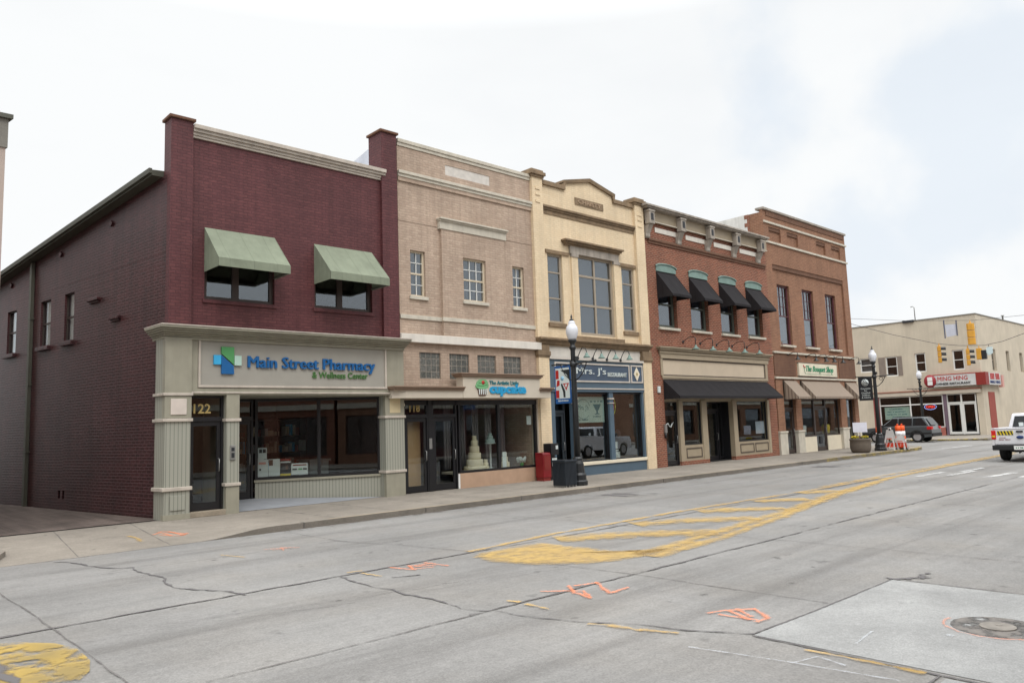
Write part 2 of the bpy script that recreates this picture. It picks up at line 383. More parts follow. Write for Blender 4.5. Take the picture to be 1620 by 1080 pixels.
# ---------------------------------------------------------------- ground
def concrete(name, col, streaks=True, stain=.2, rough=.85, crack=False):
    m, t, p = base_mat(name, rough, .25)
    n1 = noise(t, .35, 6); n2 = noise(t, 5, 6, rough=.7); n3 = noise(t, 70, 3)
    c = mixc(t, 'MULTIPLY', 1., col, ramp(t, n1, .3, 1-stain, .7, 1.06))
    c = mixc(t, 'MULTIPLY', 1., c, ramp(t, n2, .3, .9, .7, 1.05))
    c = mixc(t, 'MULTIPLY', 1., c, ramp(t, n3, .3, .80, .7, 1.14))
    c = mixc(t, 'MULTIPLY', 1., c, ramp(t, noise(t, 24, 4, rough=.75), .32, .88, .68, 1.08))
    if not streaks:
        c = mixc(t, 'MULTIPLY', 1., c, ramp(t, noise(t, 1.1, 6, rough=.7), .38, .86, .62, 1.04))
    if streaks:
        s = noise(t, 1.5, 5, sc=(.05, 1, 1)); c = mixc(t, 'MULTIPLY', 1., c, ramp(t, s, .36, .90, .6, 1.03))
        s2 = noise(t, 9, 4, sc=(.03, 1, 1)); c = mixc(t, 'MULTIPLY', 1., c, ramp(t, s2, .4, .96, .6, 1.02))
        warm = mixc(t, 'MIX', ramp(t, noise(t, .6, 4), .45, 0., .7, .35), c, mixc(t, 'MULTIPLY', 1., c, (1.0, .93, .84, 1))); c = warm
        # dark spots of oil and gum
        s3 = noise(t, 3.3, 2); c = mixc(t, 'MULTIPLY', 1., c, ramp(t, s3, .68, 1., .76, .70))
    t.links.new(c, p.inputs['Base Color']); bump(t, p, n3, .25, .004)
    return m
ROADC = A(161,159,156,.72)
M['road'] = concrete('road concrete', ROADC)
M['slab'] = concrete('new concrete', A(184,184,182,.7), False, .14)
M['walk'] = concrete('sidewalk concrete', A(175,166,154,.68), False, .2)
M['kerb'] = concrete('kerb concrete', A(186,172,152,.72), False, .25)
M['kerbface'] = concrete('darker kerb face', A(150,142,132,.72), False, .35)  # darker base tone than the kerb top, with random blotches
M['earth'] = concrete('ground', A(120,118,112,.7), False, .3)
M['seal'] = paint('bitumen crack seal', A(100,97,97), .14, .36, 9, amax=.95, soft=.42)
M['joint'] = paint('dirty joint', A(104,100,98), .22, .46, 4, amax=.8, soft=.3)
M['yelpaint'] = paint('yellow road paint', A(208,174,104,.85), .10, .56, 5.5, (.8,1,1), .76, A(198,166,106,.85), soft=.34)
M['yelworn'] = paint('worn yellow road paint', A(212,174,100,.85), .16, .56, 6, (.6, 1, 1), .75, soft=.34)
M['yelold'] = paint('old thick yellow paint', A(200,168,84,.85), .42, .54, 2.8, (1,1,1), .85, A(168,146,92,.75), soft=.0)
M['whtpaint'] = paint('white road paint', A(216,216,214), .34, .60, 5, (.6,1,1), .75, soft=.1)
M['whtfaint'] = paint('faint white chalk', A(218,224,232), .2, .66, 9, amax=.42, soft=.42)
M['orpaint'] = paint('orange survey spray', A(246,144,100), .06, .74, 34, amax=.9, soft=.6)
M['orfaint'] = paint('faint orange spray', A(238,150,112), .16, .70, 26, amax=.6, soft=.45)
M['kerbyel'] = paint('worn yellow kerb paint', A(182,162,98,.85), .40, .60, 3, (.6,1,1), .75)
M['smear'] = paint('polished tyre lane', A(120,117,114), .26, .74, 2.2, (.12,2,1), .34, soft=.3)
M['patchdark'] = paint('dark seam stain', A(110,104,98), .40, .62, 5, amax=.6)
RZ = -.12
K = .9842      # measured at z = -.15, laid at z = RZ
mb = MB(); mb.quad((-700,-700,-.16),(700,-700,-.16),(700,700,-.16),(-700,700,-.16)); struct(mb.build('ground', M['earth']))
mb = MB(); mb.quad((-90,.3,RZ),(160,.3,RZ),(160,14.6,RZ),(-90,14.6,RZ)); mb.quad((40.6,14.6,RZ),(53.2,14.6,RZ),(53.2,140,RZ),(40.6,140,RZ)); mb.quad((40.6,-90,RZ),(53.2,-90,RZ),(53.2,.3,RZ),(40.6,.3,RZ))
road = struct(mb.build('road', M['road']))
def arc(cx, cy, r, a0, a1, n=10): return [(cx+r*math.cos(R(a0+(a1-a0)*i/n)), cy+r*math.sin(R(a0+(a1-a0)*i/n))) for i in range(n+1)]
# sidewalk with a ramped driveway apron at its left end
def gz(x, y):
    ap = -.117+.117*max(0, min(1, (y-14.2)/3.2)); s = max(0, min(1, (x-5.35)/1.4)); s = s*s*(3-2*s)
    return ap*(1-s)
mb = MB(); xs = [1.4+.2*i for i in range(34)]; ys = [14.2+.2*i for i in range(18)]
nx = len(xs)
mb.add([(x, y, gz(x, y)) for y in ys for x in xs], [(j*nx+i, j*nx+i+1, (j+1)*nx+i+1, (j+1)*nx+i) for j in range(len(ys)-1) for i in range(nx-1)], 0, True)
mb.add([(x, 14.2, gz(x, 14.2)) for x in xs]+[(x, 14.2, RZ-.02) for x in xs], [(i, nx+i, nx+i+1, i+1) for i in range(nx-1)], 1)
struct(mb.build('driveway', [M['walk'], M['kerbface']]))
x1 = xs[-1]
corner = [(x1,14.36)]+arc(40.6, 16.9, 2.54, -90, 0)
corner[1:] = [(40.6+(p[0]-40.6), p[1]) for p in corner[1:]]
plan = corner+[(43.14,90),(42,90),(42,19),(x1,19)]
mb = MB(); mb.prism(plan, 'z', -.14, 0); walk_o = struct(mb.build('sidewalk', M['walk']))
out_ = [(x1,14.2)]+arc(40.6, 16.9, 2.7, -90, 0)+[(43.3,90)]
inn = [(x1,14.36)]+arc(40.6, 16.9, 2.54, -90, 0)+[(43.14,90)]
mb = MB(); n = len(out_)
vs = [(p[0],p[1],.003) for p in out_]+[(p[0],p[1],.003) for p in inn]+[(p[0],p[1],RZ-.03) for p in out_]
mb.add(vs, [(i,i+1,n+i+1,n+i) for i in range(n-1)], 0); mb.add(vs, [(2*n+i,2*n+i+1,i+1,i) for i in range(n-1)], 1)
kerb_o = struct(mb.build('kerb', [M['kerb'], M['kerbface']]))
mb = MB(); oo = [(x,14.196) for x in (30.5,33,36,39)]+[(p[0]+.003,p[1]-.004) for p in arc(40.6,16.9,2.7,-90,-10,8)]; n = len(oo)
ii = [(x,14.36) for x in (30.5,33,36,39)]+arc(40.6,16.9,2.54,-90,-10,8)
vs = [(p[0],p[1],.007) for p in oo]+[(p[0],p[1],.007) for p in ii]+[(p[0],p[1],RZ+.01) for p in oo]
mb.add(vs, [(i,i+1,n+i+1,n+i) for i in range(n-1)]+[(2*n+i,2*n+i+1,i+1,i) for i in range(n-1)]); mb.build('kerb_paint', M['kerbyel'], kerb_o)
# left sidewalk, near sidewalk, far sidewalk
mb = MB(); mb.prism([(-90,14.2),(1.6,14.2),(2.3,14.5),(2.55,15.2),(2.6,17.6),(2.6,19),(-90,19)], 'z', -.14, 0); struct(mb.build('sidewalk', [M['walk']]))
mb = MB(); mb.prism([(-90,-4.2),(40.2,-4.2),(40.2,.3),(-90,.3)], 'z', -.14, 0); mb.prism([(53.6,-4.2),(160,-4.2),(160,.3),(53.6,.3)], 'z', -.14, 0); struct(mb.build('sidewalk', [M['walk']]))
mb = MB(); mb.prism([(160,14.6),(160,17.2),(62.2,17.2),(62.2,120),(53.1,120)]+arc(55.8,17.3,2.7,180,270,8), 'z', -.14, -.02); struct(mb.build('sidewalk', [M['walk']]))
mb = MB(); mb.tube([(53.06,40,-.05),(53.06,17.4,-.05)]+[(p[0],p[1],-.05) for p in arc(55.8,17.3,2.74,180,240,6)], .05, 6); mb.build('kerb_paint', M['kerbyel'], kerb_o)
mb = MB(); mb.quad((2.62,17.72,.006),(5.86,17.72,.006),(1.2,48,.006),(-3,48,.006)); struct(mb.build('alley', M['alley']))
# strips on the ground
NS = [0]
def strip(mb, pts, wd, z, jit=0., seg=.25, mi=0, vary=.35):
    NS[0] += 1; dz = .00035*(NS[0] % 9); P = []      # crossing strokes lie one on another

    for (x0,y0),(x1,y1) in zip(pts[:-1], pts[1:]):
        d = math.hypot(x1-x0, y1-y0); n = max(1, int(d/seg))
        for i in range(n): P.append((x0+(x1-x0)*i/n, y0+(y1-y0)*i/n))
    P.append(pts[-1]); vs = []
    for i, p in enumerate(P):
        a = P[max(i-1,0)]; b = P[min(i+1,len(P)-1)]; t = Vector((b[0]-a[0], b[1]-a[1])).normalized()
        q = Vector(p)+Vector((-t.y, t.x))*random.uniform(-jit, jit); ww = wd/2*random.uniform(1-vary, 1+vary)
        zz = (z(q.x, q.y) if callable(z) else z)+dz
        vs += [(q.x-t.y*ww, q.y+t.x*ww, zz), (q.x, q.y, zz), (q.x+t.y*ww, q.y-t.x*ww, zz)]
    n = len(P); mb.add(vs, [(3*i+j,3*i+j+1,3*i+j+4,3*i+j+3) for i in range(n-1) for j in (0,1)], mi, e=[0.,1.,0.]*n)
def k(*pts): return [(x*K, y*K) for x, y in pts]
Z1, Z2, Z3 = RZ+.004, RZ+.008, RZ+.012
mb = MB(); mb.quad((6.05,.35,Z1),(9.1,.35,Z1),(9.1,3.6,Z1),(6.13,3.62,Z1)); mb.quad((9.16,.35,Z1),(12.2,.35,Z1),(12.2,2.2,Z1),(9.16,2.2,Z1)); mb.quad((3.2,.35,Z1),(5.98,.35,Z1),(5.98,2.05,Z1),(3.2,2.05,Z1))
mb.build('patch', M['slab'], road)
mb = MB()
for y, wd in ((9.08,.04),(6.1,.03),(12.05,.018)):
    strip(mb, [(-30,y),(90,y)], wd, Z2, .012, .3, vary=.6)
for x in (-4.2,-1.2,1.9,11.0,14.0,17,20,23,26,29,32,35,38,41): strip(mb, [(x,14.15),(x+.05,9.1),(x,.4)], .02, Z2, .012, .3, vary=.6)
strip(mb, k((7.04,14.3),(7.04,12.1),(7.45,10.6),(7.64,9.4),(7.66,7.5),(7.74,6.3),(7.74,3.7)), .024, Z2, .01)
mb.build('joint', M['joint'], road)
mb = MB()
strip(mb, k((3.05,14.2),(3.23,13.92),(3.32,13.28),(3.5,12.65),(3.72,12.49),(3.65,11.98),(3.75,11.22),(3.61,10.71),(3.58,10.32),(3.72,9.98),(3.96,9.52),(3.98,9.12)), .05, Z2, .02, .12, vary=.75)
strip(mb, k((5.32,9.2),(5.24,8.57),(5.23,8.12),(5.29,7.94),(5.24,7.56),(5.29,7.18),(5.25,6.66),(5.2,6.5),(5.3,6.18)), .04, Z2, .015, .12, vary=.7)
strip(mb, k((5.38,6.16),(5.39,5.76),(5.48,5.49),(5.63,5.07),(5.87,4.7),(5.98,4.2),(6.24,3.7)), .03, Z2, .012, .12, vary=.7)
for a, b in ((1.4,8),(9.5,13.5),(16,24)): strip(mb, [(a,9.06),(b,9.1)], .05, Z2, .02, .2, vary=.7)
for a, b in ((5,12),(13,22)): strip(mb, [(a,6.11),(b,6.09)], .042, Z2, .02, .2, vary=.8)
strip(mb, k((5.72,8.58),(5.88,8.49),(6.06,8.42)), .05, Z2, 0, .1)
strip(mb, [(6.13,3.64),(7.3,3.6),(9.12,3.6)], .03, Z2, .004); strip(mb, [(6.0,.4),(6.02,2.1),(6.1,3.62)], .04, Z2, .006, .1, vary=.6); strip(mb, [(9.13,.4),(9.13,3.6)], .03, Z2, .004); strip(mb, [(3.2,2.1),(6.0,2.1)], .03, Z2, .004)
strip(mb, [(9.1,3.62),(9.35,3.4),(9.7,3.45)], .12, Z2, .04, .06, vary=.8)
mb.build('crack', M['seal'], road)
mb = MB()
for pts in (((1.85,8.6),(3.28,8.32),(4.61,7.9),(8,7.3)),((1.95,8.35),(3.21,8.13),(4.5,7.7),(8,7.1))): strip(mb, k(*pts), .06, Z2, .01)
for y, wd in ((12.9,.75),(11.2,.7),(7.7,.6),(5.4,.8),(4.3,.5)): strip(mb, [(-20,y),(12,y+.12),(70,y)], wd, Z1, .03, .8, vary=.15)
mb.build('stain', M['smear'], road)
mb = MB(); strip(mb, [(2.6,14.16),(6.9,14.14),(40,14.12)], .14, Z1, .02, .4); strip(mb, [(7,14.05),(39,14.02)], .34, Z1+.001, .03, .4); mb.build('gutter_stain', M['patchdark'], road)
mb = MB()
for x in (15.1, 27.0):
    strip(mb, [(x,13.7),(x+1.3,13.0),(x+1.35,12.25)], .05, Z2); strip(mb, [(x,13.6),(x+.25,12.4),(x+1.35,12.2)], .05, Z2)
    for dx in (.35, .75): mb.quad((x+dx,12.5,Z2),(x+dx+.2,12.5,Z2),(x+dx+.2,13.35,Z2),(x+dx,13.35,Z2))
mb.build('patch', M['seal'], road)
mb = MB()
for _ in range(46):
    x = random.uniform(1.5, 34); y = random.choice((12.1, 7.0, 4.9, 11.9))+random.gauss(0, .5); r_ = random.uniform(.025,.11)
    mb.add([(x,y,Z1)]+[(x+r_*random.uniform(.6,1.5)*math.cos(R(40*q)), y+r_*random.uniform(.5,1.1)*math.sin(R(40*q)), Z1) for q in range(9)], [(0,q+1,(q+1)%9+1) for q in range(9)], e=[1.]+[0.]*9)
mb.build('oil_spot', paint('oil drip', A(92,90,88), .14, .5, 12, amax=.55, soft=.4), road)
mb = MB()
for _ in range(70):
    x = random.uniform(3.5, 38); y = random.uniform(14.6, 17.2); r_ = random.uniform(.015,.05); z_ = gz(x, y)+.004
    mb.add([(x,y,z_)]+[(x+r_*random.uniform(.7,1.4)*math.cos(R(60*q)), y+r_*random.uniform(.6,1.2)*math.sin(R(60*q)), z_) for q in range(6)], [(0,q+1,(q+1)%6+1) for q in range(6)], e=[1.]+[.3]*6)
mb.build('gum_spot', paint('trodden gum', A(106,100,94), .1, .4, 12, amax=.7, soft=.3), walk_o)
# apron joints
mb = MB(); gz2 = lambda x, y: gz(x, y)+.004
strip(mb, [(3.4,13.9+.35),(3.75,17.7)], .022, gz2, .006); strip(mb, [(4.86,14.25),(5.15,17.6)], .022, gz2, .006); strip(mb, [(2.65,15.9),(5.9,15.9)], .015, gz2, .004)
for x in [8.2+1.5*i for i in range(22)]: strip(mb, [(x,14.38),(x,17.3)], .03, .004, .003)
strip(mb, [(8,15.9),(40,15.9)], .026, .004, .003)
for x in [7.4+3*i for i in range(11)]: mb.box(x,x+.016,14.19,14.37,-.1,.0052)
mb.build('joint', M['joint'], walk_o)
# yellow median paint
def blob(mb, pts, z, jit=.0, rim=.22):
    # a painted patch: full in the middle, thinning over the last hand's breadth
    c = Vector((sum(p[0] for p in pts)/len(pts), sum(p[1] for p in pts)/len(pts))); n = len(pts); inn = []
    for p in pts:
        d = Vector(p)-c; q = c+d*max(.3, 1-rim/max(d.length, .01)); inn.append((q.x, q.y, z))
    vs = [(c.x, c.y, z)]+inn+[(p[0], p[1], z) for p in pts]
    mb.add(vs, [(0, 1+k_, 1+(k_+1) % n) for k_ in range(n)]+[(1+k_, 1+n+k_, 1+n+(k_+1) % n, 1+(k_+1) % n) for k_ in range(n)], e=[1.]*(n+1)+[0.]*n)
mb = MB()
nose = [(7.35,8.95),(7.7,9.08),(8.4,9.1),(8.9,9.02)]+[(8.93,8.4),(8.98,7.7),(9.05,7.2),(9.6,6.95),(9.1,6.85),(8.5,6.86),(7.9,7.15),(7.4,7.68),(7.2,8.4)]
blob(mb, k(*nose), Z3)
strip(mb, k((8.9,6.98),(11.77,7.35),(14.94,7.78),(18.61,8.5),(23.69,9.12),(30,9.4),(38,9.5)), .34, Z3, .012, vary=.2)
strip(mb, k((8.87,6.76),(11.07,6.95),(13.8,7.42),(17.97,8.24),(22,8.85)), .32, Z3, .012, vary=.2)
for pts in (((9.3,9.05),(10.5,8.3),(11.4,7.3)), ((11.45,9.1),(12.4,8.6),(13.4,7.66)), ((13.75,9.2),(14.4,8.75),(15.1,8.0)), ((16.0,9.2),(16.5,8.85),(17.0,8.4)), ((18.2,9.2),(18.6,9.0),(19.2,8.75))): strip(mb, k(*pts), .78, Z3+.002, .02, .2, vary=.15)
mb.build('marking', M['yelpaint'], road)
mb = MB(); strip(mb, k((7.6,9.3),(9.71,9.52),(13.63,9.56),(16.41,9.45),(18.82,9.35),(23.61,9.38)), .2, Z3, .01); strip(mb, k((20,9.55),(30,9.62),(40,9.7)), .16, Z3, .01)
mb.build('marking', M['yelworn'], road)
mb = MB(); pts = [(x*K, y*K) for x, y in [(-1.2,9.2),(1.2,9.05),(1.6,8.85),(1.85,8.5),(1.95,8.1),(1.93,7.6),(1.84,7.25),(1.68,6.98),(1.3,6.85),(.6,6.8),(-1.2,6.85)]]; blob(mb, pts, Z3)
mb.build('marking', M['yelold'], road)
mb = MB(); strip(mb, k((1.2,9.0),(1.28,8.2),(1.36,7.0)), .16, Z3+.004, .02, .1, vary=.6)
mb.build('crack', M['seal'], road)
# white stop bar and crossing
mb = MB()
for pts in (((24.3,8.7),(26.3,8.6),(26.3,8.42),(24.3,8.5)),((25.0,8.05),(27,7.95),(27,7.75),(25.0,7.85)),((24.6,6.95),(26.6,6.8),(26.6,6.55),(24.6,6.75)),((24.8,6.2),(27.4,6.1),(27.4,5.85),(24.8,5.95)),((26.6,8.2),(28.5,8.1),(28.5,7.95),(26.6,8.05))): blob(mb, k(*pts), Z3, rim=.05)
for y in (13.4,): strip(mb, [(41.5,13.6),(46,13.3)], .3, Z3)
mb.build('marking', M['whtpaint'], road)
mb = MB(); strip(mb, k((5.55,3.9),(5.7,3.09),(5.8,2.3)), .05, Z3, .005); strip(mb, k((5.69,3.05),(5.97,2.98)), .05, Z3); strip(mb, k((5.97,2.98),(5.89,2.72)), .04, Z3); strip(mb, k((6.5,2.9),(6.95,2.95)), .05, Z3); blob(mb, k((7.2,2.45),(7.27,2.45),(7.26,2.38),(7.19,2.39)), Z3, rim=.01)
mb.build('marking', M['whtfaint'], road)
# utility locator spray marks
mb = MB(); S = lambda *p, wd=.095: strip(mb, k(*p), wd, Z3, .006, .08, vary=.4)
S((6.6,4.39),(6.81,4.33),(7.05,4.12)); S((7.05,4.14),(6.80,3.86),(6.6,3.86)); S((6.83,4.3),(6.64,3.95)); S((6.64,4.3),(6.68,3.9)); S((6.95,4.28),(6.75,4.0))
S((6.30,6.42),(6.62,6.05),(6.42,5.75)); S((6.73,6.38),(6.46,6.02)); S((6.5,6.02),(6.38,5.72)); S((7.08,6.25),(6.7,5.72)); S((6.72,5.72),(7.08,5.75)); S((6.75,6.3),(7.08,6.2))
S((6.09,9.18),(6.2,8.72)); S((6.35,9.1),(6.22,8.8),(6.5,8.7)); S((6.3,9.05),(6.62,8.95)); S((6.62,9.1),(6.68,8.6)); S((6.35,8.95),(6.6,8.8),wd=.12)
mb.build('survey_marking', M['orpaint'], road)
mb = MB(); gz3 = lambda x, y: gz(x, y)+.006
for p in (((5.0,15.6),(5.28,15.9),(5.5,15.2)),((5.08,15.5),(5.3,15.1),(5.55,15.3)),((5.2,15.7),(5.22,15.2)),((5.35,15.8),(5.4,15.1))): strip(mb, p, .12, gz3, .01, .08)
mb.build('survey_marking', M['orpaint'], road)
mb = MB(); strip(mb, [(4.62,15.8),(4.66,15.4),(4.6,15.0)], .1, gz3, .01, .08); mb.build('survey_marking', M['yelpaint'], road)
mb = MB(); S((5.72,12.38),(6.0,12.3),(5.9,12.0)); S((6.0,12.35),(6.2,12.06)); S((5.8,12.2),(6.1,12.2)); mb.build('survey_marking', M['orfaint'], road)
mb = MB(); S((5.04,12.46),(5.1,12.2),(5.19,11.9),wd=.07); S((5.5,9.35),(5.72,9.3),wd=.08); S((5.62,9.15),(5.66,8.73),wd=.07); S((5.73,6.37),(5.79,6.21),wd=.08); S((5.76,6.1),(5.75,5.73),wd=.06)
S((5.56,5.04),(5.60,4.95),(5.66,4.86),wd=.09); S((5.66,4.86),(5.71,4.5),wd=.1); S((5.72,4.55),(5.84,4.2),wd=.08); S((6.08,3.14),(6.1,2.62),(6.08,2.22),wd=.08)
mb.build('survey_marking', M['yelworn'], road)
# manhole
t = thing('manhole_cover', 'round iron manhole cover ringed with dark patching and orange spray in pale concrete', 'manhole', (7.76*K, 2.2*K, Z1))
cx, cy = 7.76*K, 2.2*K
mb = MB(); mb.lathe([(.36,Z1),(.36,Z1+.003)], cx, cy, 24); mb.build('patched_ring', paint('manhole grime', A(100,97,94), .34, .52, 7, amax=.95, col2=A(130,124,118)), t)
mb = MB(); mb.lathe([(.14,Z1+.004),(.14,Z1+.012),(.125,Z1+.014)], cx, cy, 24, sm=False); mb.lathe([(.03,Z1+.014),(.03,Z1+.018)], cx+.03, cy, 8); mb.build('lid', plain('worn iron lid', A(138,132,124), .7, .3, var=.3, scale=12), t, bevel=.003)
mb = MB(); strip(mb, [(cx+.41*math.cos(R(a)), cy+.41*math.sin(R(a))) for a in range(80, 260, 12)], .05, Z3, .01, .05, vary=.5); mb.build('survey_marking', M['orfaint'], road)
M['blind_or_sky_panel'] = plain('slate sky tone panel', A(84,92,104), .8, var=.15)  # panel tone stands in for sky reflected in the upper panes
# ---------------------------------------------------------------- building helpers
FY = 17.67
def window(root, x0, x1, z0, z1, y, fm, gm=None, fw=.06, d=.07, vs=(), hs=(), bars=(), bw=.03, bm_=None, tf=None, name='window', sill=None, mw=.05, rot=0., blind_or_sky_panel=None):
    """frame as a part, pane as its sub-part"""
    mb = MB(tf)
    mb.box(x0, x0+fw, y, y+d, z0, z1); mb.box(x1-fw, x1, y, y+d, z0, z1)
    mb.box(x0+fw, x1-fw, y+.002, y+d, z0, z0+fw); mb.box(x0+fw, x1-fw, y+.002, y+d, z1-fw, z1)
    for x in vs: mb.box(x-mw/2, x+mw/2, y+.004, y+d-.004, z0+fw, z1-fw)
    xs = [x0+fw]+list(vs)+[x1-fw]
    for h in hs: mb.box(x0+fw, x1-fw, y+.008, y+d-.008, h-mw/2, h+mw/2)
    o = mb.build(name, fm, root)
    if bars:
        mb = MB(tf)
        for b in bars: mb.box(b[0], b[1], y+.014, y+d-.02, b[2], b[3])
        mb.build('muntins', bm_ or fm, o)
    mb = MB(tf); yy = y+d*.6
    mb.box(x0+fw*.6, x1-fw*.6, yy, yy+.006, z0+fw*.6, z1-fw*.6)
    if rot: mb.v = [(x, y_+(x-(x0+x1)/2)*math.tan(R(rot)), z) for x, y_, z in mb.v]     # pane skewed to steer the truck's reflection into view
    mb.build('pane', gm or M['glass_up'], o)
    if blind_or_sky_panel:
        mb = MB(tf); mb.box(x0-.1, x1+.1, y+d+.1, y+d+.11, z0-.1, z1+.1); mb.build('blind_or_sky_panel', blind_or_sky_panel, o)  # added panel behind the pane, mostly coloured like reflected sky
    if sill:
        mb = MB(tf); mb.box(x0-.06, x1+.06, y-sill[1], y+.02, z0-sill[0], z0-.004); mb.build('sill', sill[2], o, bevel=.008)
    return o
def grid(x0, x1, z0, z1, nx, nz, w=.022):
    b = [(x0+(x1-x0)*i/nx-w/2, x0+(x1-x0)*i/nx+w/2, z0, z1) for i in range(1, nx)]
    return b+[(x0, x1, z0+(z1-z0)*j/nz-w/2, z0+(z1-z0)*j/nz+w/2) for j in range(1, nz)]
def room(root, x0, x1, y0, y1, z0, z1, m, tf=None, name='interior'):
    mb = MB(tf)
    mb.quad((x0,y1,z0),(x1,y1,z0),(x1,y1,z1),(x0,y1,z1)); mb.quad((x0,y0,z0),(x0,y1,z0),(x0,y1,z1),(x0,y0,z1)); mb.quad((x1,y0,z0),(x1,y1,z0),(x1,y1,z1),(x1,y0,z1))
    mb.quad((x0,y0,z0),(x1,y0,z0),(x1,y1,z0),(x0,y1,z0)); mb.quad((x0,y0,z1),(x1,y0,z1),(x1,y1,z1),(x0,y1,z1))
    return mb.build(name, m, root)
def steps(mb, plan, zs, mi=0):
    """stack of plan polygons: zs = [(z0, z1, overhang)], plan(overhang) -> points"""
    for z0, z1, o in zs: mb.prism(plan(o), 'z', z0, z1, mi)
    return mb
def awning(root, x0, x1, zt, zb, out, val, m, y=FY, label=None, name='awning', frame=None):
    mb = MB(); yf = y-out
    T = .012
    nu, nv = max(4, int((x1-x0)/.145)), 6                                  # canvas hanging a little slack between its seams
    g = []
    for j in range(nv+1):
        for i in range(nu+1):
            u, v = i/nu, j/nv; sg_ = .016*math.sin(math.pi*v)*abs(math.sin(math.pi*u*(x1-x0)/.58))+.008*math.sin(math.pi*v)*math.sin(7*u+3*v)
            g.append((x0+(x1-x0)*u, y+(yf-y)*v+sg_*.5, zt+(zb+val-zt)*v-sg_))
    mb.add(g, [(j*(nu+1)+i, j*(nu+1)+i+1, (j+1)*(nu+1)+i+1, (j+1)*(nu+1)+i) for j in range(nv) for i in range(nu)], 0, True)
    T = .05
    mb.add([(x0,y-.004,zt-T),(x1,y-.004,zt-T),(x1,yf+.012,zb+val-T),(x0,yf+.012,zb+val-T)], [(3,2,1,0)])
    mb.box(x0, x1, yf-.004, yf+.008, zb, zb+val)
    for x, s in ((x0,1),(x1,-1)):
        mb.prism([(y,zb),(y,zt),(yf,zb+val),(yf,zb)], 'x', x, x+s*.01)
    o = mb.build(name, m, root, label=label)
    if frame:
        mb = MB(); 
        mb.tube([(x0+.03,y,zb+.03),(x0+.03,yf+.04,zb+.03),(x1-.03,yf+.04,zb+.03),(x1-.03,y,zb+.03)], .015, 6); mb.build('awning_frame', frame, o)
    return o
def body(root, x0, x1, y0, y1, z0, z1, m, zr=None, name='party_wall'):
    """side walls, back wall and flat roof behind a street front"""
    mb = MB(); t = .25
    mb.box(x0, x0+t, y0, y1, z0, z1); mb.box(x1-t, x1, y0, y1, z0, z1); mb.box(x0+t, x1-t, y1-t, y1, z0, z1)
    mb.build(name, m, root); zr = zr or z1-.5
    mb = MB(); mb.box(x0+t, x1-t, y0, y1-t, zr-.2, zr); mb.build('roof', M['roof'], root)

# ================================================================ 1. maroon corner building
ph = thing('brick_building', 'maroon painted two storey corner shop building with sage awnings and taupe storefront', 'building', (5.9, FY, 0))
mb = MB(); mb.wall(5.9, 12.19, 4.0, 8.9, [(6.71,8.45,4.97,6.66),(9.55,11.30,4.99,6.66)], FY, .3); mb.build('wall', M['maroon'], ph)
mb = MB(); mb.wall(6.3, 11.52, 2.7, 4.0, [], FY-.02, .3); mb.build('storefront_header', M['sage'], ph)
for a, b, zt, dp in ((5.88, 6.38, 9.15, .34), (11.60, 12.12, 10.22, .55)):
    mb = MB(); mb.box(a, b, FY-.1, FY+dp, 4.22, zt); o = mb.build('pilaster', M['maroon'], ph)
    mb = MB(); mb.box(a-.05, b+.05, FY-.15, FY+dp+.05, zt, zt+.07); mb.build('cap', M['darkbrown'], o, bevel=.01)
mb = MB(); pf = lambda o: [(6.39,FY-o),(11.72,FY-o),(11.72,FY+.3),(6.39,FY+.3)]
steps(mb, pf, [(8.80,8.86,.05),(8.86,8.93,.08),(8.93,9.0,.13),(9.0,9.10,.18)]); mb.build('cornice', M['lighttrim'], ph, bevel=.008)
for (a, b, z0, lab) in ((6.71,8.45,4.97,0), (9.55,11.30,4.99,1)):
    c = (a+b)/2-.08
    window(ph, a, b, z0, 6.66, FY+.1, M['brownwin'], fw=.09, vs=(c, ), mw=.16)
    mb = MB(); mb.box(a-.05, b+.05, FY-.04, FY+.09, z0-.09, z0-.003); mb.build('sill', M['maroon'], ph)
    awning(ph, a-.01, b, 6.68, 5.61, .86, .2, M['awn_sage'], frame=M['steel'])
room(ph, 6.3, 11.9, FY+.32, FY+5, 4.4, 7.2, M['roomdark'], name='upper_interior')
# --- side wall along the alley
SA = R(-9); sdx, sdy = math.sin(SA), math.cos(SA)
def side(x, y, z): return (5.9-x*sdx+y*sdy, FY-x*sdy-y*sdx, z)     # local x = minus distance along the wall, y = depth into it
def eave(s): return 7.86-.113*s
wins = [(-7.15,-6.45), (-5.55,-4.95), (-9.65,-8.95)]; zw = (4.45, 5.75)
ops = [(a, b, *zw) for a, b in wins]+[(-5.62,-5.48,.28,.5),(-5.36,-5.22,.28,.5)]
mb = MB(side); mb.wall(-11, -.02, -.15, 6.0, ops, 0, .3)
mb.prism([(-11,6.0),(-.02,6.0),(-.02,eave(0)),(-11,eave(11))], 'y', 0, .3); mb.prism([(-24,-.15),(-11.001,-.15),(-11.001,eave(11)),(-24,eave(24))], 'y', 0, .3)
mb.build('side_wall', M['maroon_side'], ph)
for a, b in wins:
    window(ph, a, b, zw[0], zw[1], .055, M['brownwin'], M['glass_mirror'], fw=.03, d=.05, hs=(5.1,), tf=side, sill=None)
    mb = MB(side); mb.box(a-.08, b+.08, -.1, .05, zw[0]-.12, zw[0]-.003); mb.build('sill', M['maroon_side'], ph, bevel=.01)
    mb = MB(side); mb.box(a+.02,b-.02,.14,.15,zw[0],zw[1]); mb.build('blind_or_sky_panel', M['white'], ph)  # white panel added behind the pane to brighten it
